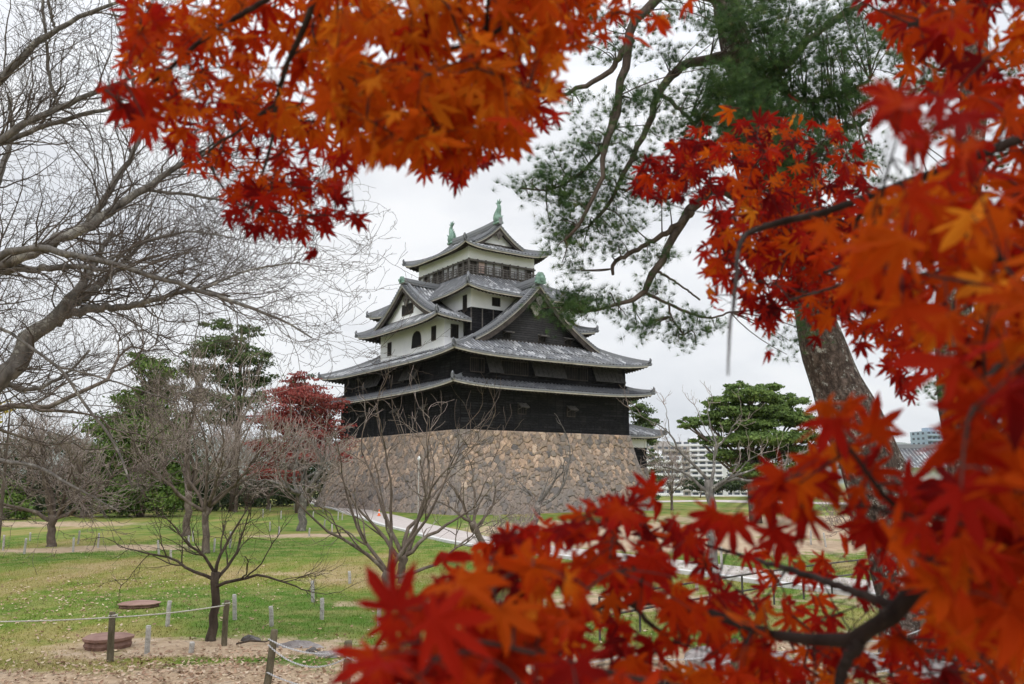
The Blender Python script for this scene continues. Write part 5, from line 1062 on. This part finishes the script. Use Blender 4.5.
# ------------------------------------------------------------------ big bare cherry at left
def left_tree():
    rng = R(81); base = np.array([-9.0, 11.0, 0.6]); base[2] = float(gz(-9, 11)); t = empty('spreading_cherry', tuple(base)); tag(t, 'large bare cherry tree spreading grey lichened limbs in from the left', 'tree')
    tk = MB(); smooth_tube(tk, np.array([(0, 0, -.2), (.1, 0, 1.), (.25, .1, 2.2), (.5, .2, 3.4), (.9, .3, 4.4)]), np.array([.42, .34, .30, .27, .24]), 16, 14, .03, rng); tk.build('trunk', M['lichenbark'], t, True)
    rootp = np.array([.9, .3, 4.4]); low = np.array([.25, .1, 2.0])
    lim = [  # main limbs in the photograph, then how many side shoots they carry
        ([(-60, 430, 11.4, 34), (-20, 400, 11.4, 30), (8, 368, 11.5, 27), (32, 340, 11.6, 24), (55, 318, 11.7, 19), (72, 296, 11.8, 14), (88, 275, 12, 11), (98, 255, 12.2, 8), (112, 232, 12.4, 5)], 24, 1.5),
        ([(50, 322, 11.7, 14), (72, 312, 11.8, 13), (98, 308, 11.9, 11), (130, 306, 12, 9), (160, 298, 12.1, 7), (195, 290, 12.2, 4), (230, 296, 12.3, 3)], 22, 1.3),
        ([(58, 310, 11.7, 12), (85, 296, 12.2, 11), (105, 280, 12.6, 9), (125, 262, 13, 6), (150, 235, 13.2, 4)], 16, 1.3),
        ([(-70, 300, 11, 26), (-20, 276, 11, 22), (25, 255, 11, 18), (62, 240, 11.1, 16), (92, 224, 11.2, 14), (118, 206, 11.3, 12), (145, 190, 11.4, 10), (172, 170, 11.5, 8), (195, 158, 11.6, 6), (225, 150, 11.7, 4)], 30, 1.4),
        ([(88, 224, 11.2, 10), (105, 196, 11.3, 9), (118, 176, 11.4, 8), (132, 158, 11.5, 7), (138, 140, 11.5, 6), (135, 110, 11.6, 5), (132, 70, 11.7, 4), (120, 30, 11.8, 3.5), (105, -10, 12, 3)], 18, 1.1),
        ([(-60, 282, 10.6, 12), (-10, 262, 10.6, 11), (27, 247, 10.6, 10), (65, 253, 10.6, 9), (108, 262, 10.6, 8), (153, 276, 10.7, 7), (205, 292, 10.8, 6), (252, 308, 10.9, 4.5), (285, 322, 11, 3), (312, 338, 11, 2)], 34, 1.1),
        ([(-50, 290, 11.4, 12), (0, 270, 11.4, 10), (40, 269, 11.4, 10), (75, 267, 11.4, 7), (110, 272, 11.5, 4)], 10, 1.2),
        ([(-60, 130, 10.8, 16), (-20, 96, 10.8, 13), (12, 68, 10.8, 11), (40, 42, 10.8, 9), (58, 28, 10.8, 7), (90, 12, 10.9, 6), (125, 0, 11, 4)], 18, 1.2),
        ([(-60, 175, 10.9, 13), (-10, 146, 10.9, 11), (25, 124, 10.9, 10), (58, 108, 11, 8.5), (82, 98, 11, 7), (110, 86, 11.1, 5), (150, 70, 11.2, 3)], 20, 1.2),
        ([(-40, 160, 11.1, 9), (5, 142, 11.1, 8), (45, 126, 11.2, 7), (90, 113, 11.2, 6), (130, 104, 11.3, 4), (170, 98, 11.3, 2.5)], 16, 1.1),
        ([(58, 107, 11, 5), (50, 80, 11, 5), (47, 45, 10.9, 4.5), (43, 10, 10.9, 4), (42, -20, 10.9, 4)], 8, .8),
        ([(55, 28, 10.8, 4), (50, 10, 10.8, 4), (46, -20, 10.8, 3)], 5, .8),
        ([(-30, 420, 10.9, 6), (0, 328, 10.6, 4), (28, 345, 10.6, 4), (56, 366, 10.6, 4), (88, 408, 10.6, 4), (114, 443, 10.7, 3.5), (132, 487, 10.7, 2.5)], 14, .9),
        ([(56, 366, 10.6, 3), (96, 376, 10.7, 2.6), (140, 390, 10.8, 2), (175, 402, 10.8, 1.5)], 9, .7),
        ([(-60, 450, 11, 8), (0, 461, 10.9, 6), (38, 467, 10.9, 5), (65, 482, 10.9, 4), (95, 498, 11, 2.5), (120, 512, 11, 1.6)], 12, .8),
        ([(-50, 200, 12, 12), (-10, 190, 12, 10), (5, 160, 12.2, 8), (12, 130, 12.4, 6), (8, 95, 12.6, 4)], 14, 1.1),
        ([(105, 262, 10.6, 4), (150, 240, 10.9, 4), (190, 232, 11.1, 3), (235, 238, 11.2, 2)], 16, .9),
        ([(140, 190, 11.4, 5), (190, 195, 11.6, 4), (240, 205, 11.8, 3), (285, 225, 12, 2)], 20, 1.),
        ([(200, 290, 10.8, 4), (250, 270, 10.9, 3), (300, 262, 11, 2)], 14, .9),
        ([(-40, 360, 12.5, 10), (0, 380, 12.5, 8), (30, 390, 12.6, 6), (60, 378, 12.8, 4), (90, 350, 13, 3)], 14, 1.1)]
    lb = MB(); S = []; D = []; Ln = []; Rr = []
    for L, ns, sc in lim:
        P, r = poly(L, base); r = r * .75
        if L[0][0] < -25:
            anchor = low if L[0][1] > 380 else rootp; P = np.concatenate([[anchor, (anchor + P[0]) / 2 + [0, 0, .12]], P]); r = np.concatenate([[max(r[0] * 1.3, .05), r[0] * 1.1], r])
        Q, rr = smooth_tube(lb, P, r, 40, 8, .28, rng)
        lo = 14 if L[0][0] < -25 else 4
        i = rng.integers(lo, 39, int(ns * 1.25)); i = np.append(i, 38); T = nrm(Q[i + 1 - (i == 39)] - Q[i - 1]); rnd = rng.normal(0, 1, (len(i), 3)); pr = nrm(rnd - (rnd * T).sum(-1, keepdims=True) * T)
        S.append(Q[i]); D.append(nrm(T * .75 + pr * .75 * np.array([1, .8, 1]) + [.16, 0, .04])); Ln.append(sc * rng.uniform(.55, 1.25, len(i))); Rr.append(np.clip(rr[i] * .35, .004, .013))
    lb.build('limbs', M['lichenbark'], t, True)
    tw = MB(); S = np.concatenate(S); D = np.concatenate(D); Ln = np.concatenate(Ln); Rr = np.concatenate(Rr)
    grow(tw, rng, S, D, Ln, Rr, 4, 7, .20, .03, (4, 3, 2), .85, .6, .6, .0026, 5, budget=16000)
    tw.build('twigs', M['cherrytwig'], t)
left_tree()
# a second, further bare tree whose fine crown fills the sky at left
bare_tree('bare_tree', (-19.5, 27.), 3.4, .26, 15.5, 91, 'tall bare tree behind the cherry limbs with a fine crown against the sky', mat='bark', tmat='darkbark', nlimb=8, kids=(6, 6, 5), levels=4, minr=.006, wide=1.1, up=.05, wig=.3)

# ------------------------------------------------------------------ foreground maples
def maple_template():
    lobes = [(0, 1.0), (36, .93), (-36, .93), (76, .74), (-76, .74), (122, .42), (-122, .42)]; lobes.sort(key=lambda q: q[0]); pts = []
    for k, (a, L) in enumerate(lobes):
        w = 14.5 if abs(a) < 100 else 16
        for da, fr in ((-w, .45), (-w * .62, .70), (0, 1.), (w * .62, .70), (w, .45)): pts.append((a + da, L * fr))
        if k < len(lobes) - 1: a2, L2 = lobes[k + 1]; pts.append(((a + a2) / 2, (.30 * (L + L2) / 2 + .04)))
    pts.append((180, .05)); V = [(0, 0, 0)]
    for a, r in pts: t = math.radians(a); V.append((math.sin(t) * r, math.cos(t) * r, -.20 * r * r + .05 * math.sin(math.radians(a) * 5)))
    n = len(pts); return np.array(V), [(0, 1 + k, 1 + (k + 1) % n) for k in range(n)]
MV, MF = maple_template()
def inpoly(px, py, poly_):
    c = np.zeros(len(px), bool); n = len(poly_)
    for i in range(n):
        x1, y1 = poly_[i]; x2, y2 = poly_[(i + 1) % n]
        if y1 == y2: continue
        k = ((y1 > py) != (y2 > py)) & (px < (x2 - x1) * (py - y1) / (y2 - y1) + x1); c ^= k
    return c
def leaf_region(rng, pg, n, dep, tint, size=.038, clump=0):
    pg = np.array(pg, float); lo = pg.min(0); hi = pg.max(0); out = []
    while sum(map(len, out)) < n:
        q = rng.uniform(lo, hi, (n * 2, 2)); q = q[inpoly(q[:, 0], q[:, 1], pg)]; out.append(q)
    q = np.concatenate(out)[:n]
    if clump:
        c = q[rng.integers(0, n, max(4, n // clump))]; k = rng.integers(0, len(c), n); q = np.where((rng.random(n) < .75)[:, None], c[k] + rng.normal(0, 16, (n, 2)), q)
    Y = rng.uniform(dep[0], dep[1], n); C = np.array([at(a, b, y) for (a, b), y in zip(q, Y)]); tn = np.clip(rng.normal(tint[0], tint[1], n), 0, 1)
    return C, tn, rng.uniform(.68, 1.25, n) * size
def maple(name, label, trunk, trunk_r, boughs, regions, seed, shade_crown_c=(0, 0, 0), shade_crown_n=0):
    rng = R(seed); base = np.array([trunk[0][0], trunk[0][1], float(gz(trunk[0][0], trunk[0][1]))]); t = empty(name, tuple(base)); tag(t, label, 'tree')
    tk = MB(); smooth_tube(tk, np.array(trunk) - base, np.array(trunk_r), 20, 12, .04, rng); tk.build('trunk', M['maplebark'], t, True)
    nodes = []; bb = MB()
    for pre, L in boughs:
        P, r = poly(L, base)
        if pre == 'x': smooth_tube(bb, P, r, 20, 8, .18, rng); continue
        if pre is not None: P = np.concatenate([np.array(pre[0]) - base, P]); r = np.concatenate([np.array(pre[1]), r])
        Q, rr = smooth_tube(bb, P, r, 36, 8, .18, rng); nodes.append(Q)
    bb.build('branches', M['maplebark'], t, True); nodes = np.concatenate(nodes)
    lf = MB(); tw = MB(); CC = []; TT = []; SS = []
    for rg in regions: C, tn, s = leaf_region(rng, *rg[:1], *rg[1:]) if not isinstance(rg, dict) else leaf_region(rng, **rg); CC.append(C); TT.append(tn); SS.append(s)
    # unseen crown leaves over and behind the camera, added to shade the near leaves
    q = rng.normal(0, 1, (shade_crown_n, 3)) * [1.7, 1.5, .55] + np.array(shade_crown_c); vis = (q[:, 1] > -.15) & (q[:, 2] < CZ + .66 * q[:, 1] + .35) & (np.abs(q[:, 0]) < .68 * q[:, 1] + .4); q = q[~vis & (np.linalg.norm(q - [0, 0, CZ], axis=1) > .7)]
    CC.append(q); TT.append(np.clip(rng.normal(.5, .15, len(q)), 0, 1)); SS.append(rng.uniform(.05, .075, len(q)))
    C = np.concatenate(CC) - base; tn = np.concatenate(TT); s = np.concatenate(SS); m = len(C)
    # twigs: a share of the leaves gets one from the nearest bough, the rest hang from their nearest neighbours' twigs
    sub = rng.choice(m, min(m, max(30, m // 7)), replace=False); sub = sub[np.argsort([np.min(((C[q] - nodes) ** 2).sum(-1)) for q in sub])]
    pool = nodes.copy(); Pl = []; tt = np.linspace(0, 1, 7)[:, None]
    for q in sub:
        dd = ((C[q] - pool) ** 2).sum(-1); sp = pool[np.argmin(dd)]; L_ = math.sqrt(dd.min()); md = (sp + C[q]) / 2 + rng.normal(0, .12 * L_, 3) + [0, 0, .08 * L_]
        w_ = (1 - tt) ** 2 * sp + 2 * tt * (1 - tt) * md + tt ** 2 * C[q]; Pl.append(w_); pool = np.concatenate([pool, w_[2:]])
    Pq = np.array(Pl)
    tw.tubes(Pq, np.broadcast_to(np.linspace(.0018, .0008, 7), (len(sub), 7)), 4)
    tp = Pq[:, 2:].reshape(-1, 3); near = np.empty((m, 3))
    for i in range(0, m, 400): near[i:i + 400] = tp[np.argmin(((C[i:i + 400][:, None] - tp[None]) ** 2).sum(-1), 1)]
    d = C - near; far = np.linalg.norm(d, axis=1); st = (far > .004)
    tt5 = np.linspace(0, 1, 5)[None, :, None]; md = (near + C) / 2 + [0, 0, .008]; Pp = (1 - tt5) ** 2 * near[:, None] + 2 * tt5 * (1 - tt5) * md[:, None] + tt5 ** 2 * C[:, None]; tw.tubes(Pp[st], np.broadcast_to(np.linspace(.0010, .0005, 5), (int(st.sum()), 5)), 3)
    tw.build('twigs', M['maplebark'], t)
    # leaves hang tips down and outward, their faces turned every way
    X = nrm(nrm(d + 1e-5) * .35 + rng.normal(0, .45, (m, 3)) + [0, 0, -.75]); N = nrm(rng.normal(0, .55, (m, 3)) + [0, -.75, .35])
    tv = MV; sel = rng.integers(0, 7, m); rad = np.hypot(MV[:, 0], MV[:, 1]); amp = rng.gamma(1.6, .5, m)
    for k, (cu, fold, tw_) in enumerate(((1., .0, 0.), (2.0, .25, .1), (-.6, .1, -.1), (1.5, -.3, .25), (.4, .55, 0.), (2.8, .1, -.3), (1., .35, .4))):
        q = sel == k; V = tv.copy(); V[:, 2] = V[:, 2] * cu + fold * np.abs(V[:, 0]) + tw_ * V[:, 0] * V[:, 1]
        lf.leaves(C[q], X[q], N[q], s[q], V, MF, tn[q]); nq = int(q.sum())
        lf.t[-1] = np.clip(tn[q][:, None] + (.06 - .20 * rad[None] ** 2) * amp[q][:, None], 0, 1).ravel()      # tips redder and browner than the middle
    lf.build('leaves', M['maple'], t)
# over the camera: orange bough coming in from the top
maple('overhanging_maple', 'orange leaved maple bough hanging in from the top left', [(-1.7, -1.0, 1.25), (-1.65, -.95, 2.2), (-1.5, -.8, 3.2), (-1.2, -.4, 4.0)], [.13, .11, .10, .08],
      [(([(-1.2, -.4, 4.0), (-.8, .3, 4.15)], [.05, .035]), [(330, -60, 1.2, 14), (317, 0, 1.2, 9), (301, 35, 1.25, 7), (285, 71, 1.3, 6), (277, 103, 1.4, 5), (274, 130, 1.5, 4), (262, 175, 1.7, 3)]),
       (([(-1.2, -.4, 4.0), (-.4, .3, 4.1)], [.05, .035]), [(520, -70, 1.1, 14), (509, 0, 1.1, 7), (506, 26, 1.1, 6), (485, 41, 1.15, 5), (444, 50, 1.2, 4.5), (420, 58, 1.25, 4), (391, 67, 1.3, 3)]),
       (None, [(490, -30, 1.1, 6), (488, 0, 1.1, 5), (486, 40, 1.15, 4.5), (483, 72, 1.2, 4), (470, 110, 1.3, 3), (440, 150, 1.4, 3)]),
       (None, [(330, -40, 1.2, 8), (250, 10, 1.3, 6), (190, 50, 1.4, 5), (150, 85, 1.4, 4), (120, 88, 1.3, 3)]),
       (None, [(277, 103, 1.4, 4), (240, 130, 1.6, 3), (210, 165, 1.8, 3), (235, 200, 1.9, 2.5), (290, 215, 1.9, 2)])],
      [dict(pg=[(130, -40), (350, -40), (350, 90), (330, 140), (250, 120), (160, 110), (120, 70), (125, 20)], n=330, dep=(1.3, 1.9), tint=(.66, .15)),
       dict(pg=[(300, -40), (575, -40), (560, 60), (545, 95), (500, 130), (440, 140), (380, 150), (330, 130)], n=420, dep=(1.0, 1.55), tint=(.74, .15), size=.042),
       dict(pg=[(380, 60), (545, 60), (520, 135), (490, 150), (470, 165), (430, 160), (380, 150)], n=110, dep=(1.2, 1.6), tint=(.68, .1), size=.042),
       dict(pg=[(170, 100), (330, 100), (365, 150), (340, 190), (290, 200), (240, 200), (200, 175), (165, 140)], n=170, dep=(1.6, 2.2), tint=(.48, .12)),
       dict(pg=[(225, 180), (335, 180), (350, 205), (325, 235), (275, 235), (240, 225), (215, 205)], n=85, dep=(1.9, 2.3), tint=(.36, .1)),
       dict(pg=[(95, 80), (130, 75), (165, 105), (150, 125), (110, 105)], n=14, dep=(1.1, 1.4), tint=(.42, .1), size=.045),
       dict(pg=[(125, 10), (165, 5), (160, 55), (130, 60)], n=20, dep=(1.2, 1.6), tint=(.55, .1)),
       dict(pg=[(370, 130), (480, 140), (500, 160), (455, 182), (385, 160), (360, 150)], n=55, dep=(1.7, 2.1), tint=(.34, .09)),
       dict(pg=[(360, 120), (375, 140), (355, 160), (335, 160)], n=12, dep=(1.7, 2.1), tint=(.35, .1)),
       dict(pg=[(355, 205), (370, 195), (365, 225), (350, 225)], n=3, dep=(1.9, 2), tint=(.3, .05)),
       dict(pg=[(295, 245), (315, 245), (315, 258), (295, 258)], n=2, dep=(1.9, 2), tint=(.3, .05)),
       dict(pg=[(545, -20), (600, -20), (590, 20), (565, 60), (545, 95), (540, 60)], n=26, dep=(1.1, 1.5), tint=(.62, .1)),
       dict(pg=[(560, -20), (700, -20), (690, 15), (650, 40), (610, 45), (575, 50)], n=30, dep=(1.35, 1.6), tint=(.58, .1)),
       dict(pg=[(530, 110), (560, 90), (555, 120), (500, 150)], n=10, dep=(1.5, 1.8), tint=(.35, .1))], 201, (-1.0, -.8, 5.2), 1900)
# right-hand maple: upper right mass, window of sky, and the low bough across the bottom
maple('scarlet_maple', 'scarlet maple with dark boughs filling the right side and bottom of the photo', [(1.75, 1.0, 1.25), (1.68, 1.02, 2.0), (1.6, 1.05, 2.8), (1.5, 1.1, 3.6), (1.3, 1.3, 4.6)], [.13, .11, .10, .08, .05],
      [(([(1.6, 1.05, 2.8), (1.2, 1.0, 2.85)], [.05, .03]), [(1050, 455, .95, 30), (1024, 480, .95, 26), (985, 520, .95, 22), (940, 568, .96, 20), (900, 608, .97, 18), (862, 636, 1., 16), (820, 640, 1.05, 12), (780, 637, 1.1, 10), (735, 622, 1.15, 9), (690, 606, 1.2, 8), (630, 603, 1.25, 7), (570, 612, 1.25, 6), (500, 625, 1.25, 5), (430, 640, 1.2, 4)]),
       (None, [(838, 690, 1., 9), (760, 700, .9, 7), (640, 680, .82, 6), (540, 655, .78, 5), (460, 640, .74, 4), (400, 645, .7, 3)]),
       (None, [(868, 632, 1., 14), (850, 655, 1., 12), (838, 690, 1., 11), (830, 730, 1., 9)]),
       (None, [(632, 603, 1.25, 5), (648, 622, 1.25, 5), (668, 642, 1.25, 4), (650, 655, 1.25, 3), (600, 665, 1.25, 2)]),
       (None, [(900, 608, .97, 10), (850, 590, 1.1, 8), (790, 570, 1.3, 6), (740, 555, 1.45, 4), (690, 540, 1.5, 3)]),
       (([(1.55, 1.1, 3.2), (1.2, 1.05, 3.35)], [.045, .025]), [(1050, 125, 1.2, 12), (1000, 147, 1.2, 11), (950, 166, 1.22, 10), (890, 187, 1.25, 9), (830, 210, 1.3, 8), (780, 222, 1.4, 8), (752, 230, 1.42, 6), (738, 252, 1.35, 5)]),
       ('x', [(738, 252, 1.35, 5), (734, 300, 1.15, 4), (729, 340, 1.0, 3), (728, 375, .95, 2)]),
       (None, [(930, 575, .96, 8), (905, 520, .9, 6), (872, 480, .86, 5), (845, 440, .85, 4)]),
       (None, [(868, 196, 1.27, 6), (858, 220, 1.3, 5), (850, 255, 1.4, 4), (820, 275, 1.6, 3)]),
       (([(1.5, 1.1, 3.6), (1.2, 1.1, 3.8)], [.045, .025]), [(1050, -20, 1.3, 10), (980, 5, 1.3, 8), (930, 20, 1.3, 6), (890, 30, 1.4, 4)]),
       (None, [(1040, 250, 1.0, 10), (980, 262, 1.0, 8), (920, 275, 1.1, 6), (880, 270, 1.2, 5), (840, 285, 1.4, 3), (790, 300, 1.7, 3)]),
       (None, [(985, 380, .8, 6), (1030, 330, .85, 9), (1060, 300, .9, 12)])],
      [dict(pg=[(905, -30), (1060, -30), (1060, 140), (960, 110), (915, 90), (890, 40)], n=130, dep=(1.0, 1.6), tint=(.46, .15), size=.042),
       dict(pg=[(855, -20), (930, -20), (905, 35), (870, 20)], n=34, dep=(1.3, 1.8), tint=(.42, .08)),
       dict(pg=[(900, 70), (960, 90), (970, 150), (900, 145), (880, 110)], n=12, dep=(.60, .8), tint=(.45, .07), size=.042),
       dict(pg=[(960, 100), (1060, 120), (1060, 200), (930, 190)], n=36, dep=(.9, 1.4), tint=(.5, .09), size=.042),
       dict(pg=[(845, 190), (1060, 170), (1060, 330), (900, 320), (840, 280), (820, 220)], n=70, dep=(.62, 1.1), tint=(.62, .15), size=.042),
       dict(pg=[(870, 200), (1060, 200), (1060, 420), (960, 410), (930, 330), (860, 290)], n=190, dep=(.9, 1.5), tint=(.54, .18), size=.042),
       dict(pg=[(700, 125), (745, 112), (790, 135), (850, 150), (865, 190), (850, 240), (780, 245), (730, 200), (700, 180), (650, 190), (640, 170), (680, 150)], n=260, dep=(2.0, 2.8), tint=(.40, .21), clump=6),
       dict(pg=[(640, 160), (700, 130), (720, 180), (690, 205), (650, 200), (632, 185)], n=60, dep=(2.1, 2.6), tint=(.24, .1)),
       dict(pg=[(700, 220), (760, 190), (840, 200), (860, 260), (830, 310), (780, 310), (745, 300), (705, 270)], n=320, dep=(1.7, 2.6), tint=(.38, .18), clump=8),
       dict(pg=[(720, 105), (770, 115), (860, 130), (870, 220), (850, 310), (775, 310), (730, 250)], n=230, dep=(1.8, 2.6), tint=(.44, .2), clump=7),
       dict(pg=[(820, 240), (900, 260), (930, 330), (900, 350), (850, 330), (800, 310)], n=120, dep=(1.5, 2.2), tint=(.48, .12)),
       dict(pg=[(740, 290), (780, 300), (770, 330), (745, 320)], n=14, dep=(1.9, 2.3), tint=(.36, .08)),
       dict(pg=[(855, 330), (940, 330), (945, 370), (900, 385), (865, 365)], n=36, dep=(1.8, 2.3), tint=(.36, .09)),
       dict(pg=[(870, 368), (895, 362), (930, 380), (925, 398), (890, 395)], n=7, dep=(2.0, 2.3), tint=(.28, .06)),
       dict(pg=[(950, 330), (1060, 320), (1060, 520), (960, 500), (945, 450), (955, 400)], n=100, dep=(.62, 1.2), tint=(.50, .15), size=.042),
       dict(pg=[(900, 480), (1060, 470), (1060, 560), (960, 570), (890, 545)], n=78, dep=(.7, 1.2), tint=(.46, .15), size=.042),
       dict(pg=[(810, 400), (850, 385), (885, 430), (880, 495), (830, 500), (795, 480)], n=18, dep=(.8, 1.05), tint=(.52, .12), size=.042),
       dict(pg=[(715, 485), (790, 470), (810, 510), (790, 545), (740, 545), (710, 520)], n=16, dep=(.85, 1.1), tint=(.42, .06), size=.042),
       dict(pg=[(396, 598), (435, 600), (460, 640), (450, 720), (375, 720), (370, 655)], n=36, dep=(.62, .85), tint=(.40, .06), size=.042),
       dict(pg=[(440, 560), (480, 540), (520, 545), (560, 560), (600, 610), (560, 660), (480, 650), (445, 615)], n=52, dep=(.75, 1.15), tint=(.54, .17), size=.044),
       dict(pg=[(480, 545), (500, 525), (570, 515), (640, 500), (660, 480), (690, 505), (700, 560), (620, 580), (540, 570)], n=76, dep=(1.0, 1.45), tint=(.42, .13), size=.042),
       dict(pg=[(540, 570), (700, 570), (760, 610), (760, 720), (640, 720), (540, 690), (450, 720), (440, 650)], n=150, dep=(.95, 1.5), tint=(.47, .17), size=.042),
       dict(pg=[(690, 540), (820, 545), (900, 560), (900, 620), (800, 640), (700, 620)], n=52, dep=(1.3, 1.8), tint=(.38, .12)),
       dict(pg=[(760, 600), (860, 640), (940, 600), (1060, 560), (1060, 720), (740, 720)], n=170, dep=(1.0, 1.7), tint=(.46, .17), size=.04),
       dict(pg=[(930, 560), (1060, 560), (1060, 640), (940, 640)], n=44, dep=(.7, 1.0), tint=(.58, .13), size=.042),
       dict(pg=[(455, 640), (600, 640), (640, 720), (455, 720)], n=38, dep=(.65, .95), tint=(.42, .08), size=.042),
       dict(pg=[(850, 490), (930, 500), (930, 540), (860, 530)], n=14, dep=(.9, 1.2), tint=(.42, .07))], 202, (1.3, .6, 5.3), 2100)

# ------------------------------------------------------------------ thin distance haze
if True:
    hz = bpy.data.materials.new('thin_haze'); hz.use_nodes = True; n = hz.node_tree; n.nodes.clear(); o = n.nodes.new('ShaderNodeOutputMaterial'); v = n.nodes.new('ShaderNodeVolumePrincipled')
    v.inputs['Color'].default_value = (.93, .97, 1, 1); v.inputs['Density'].default_value = 5e-5; n.links.new(v.outputs[0], o.inputs['Volume'])
    mb = MB(); mb.box((-14200, -14200, -26), (14200, 14200, 900)); ho = mb.build('haze', hz); tag(ho, 'thin bluish distance haze', 'haze', kind='stuff')
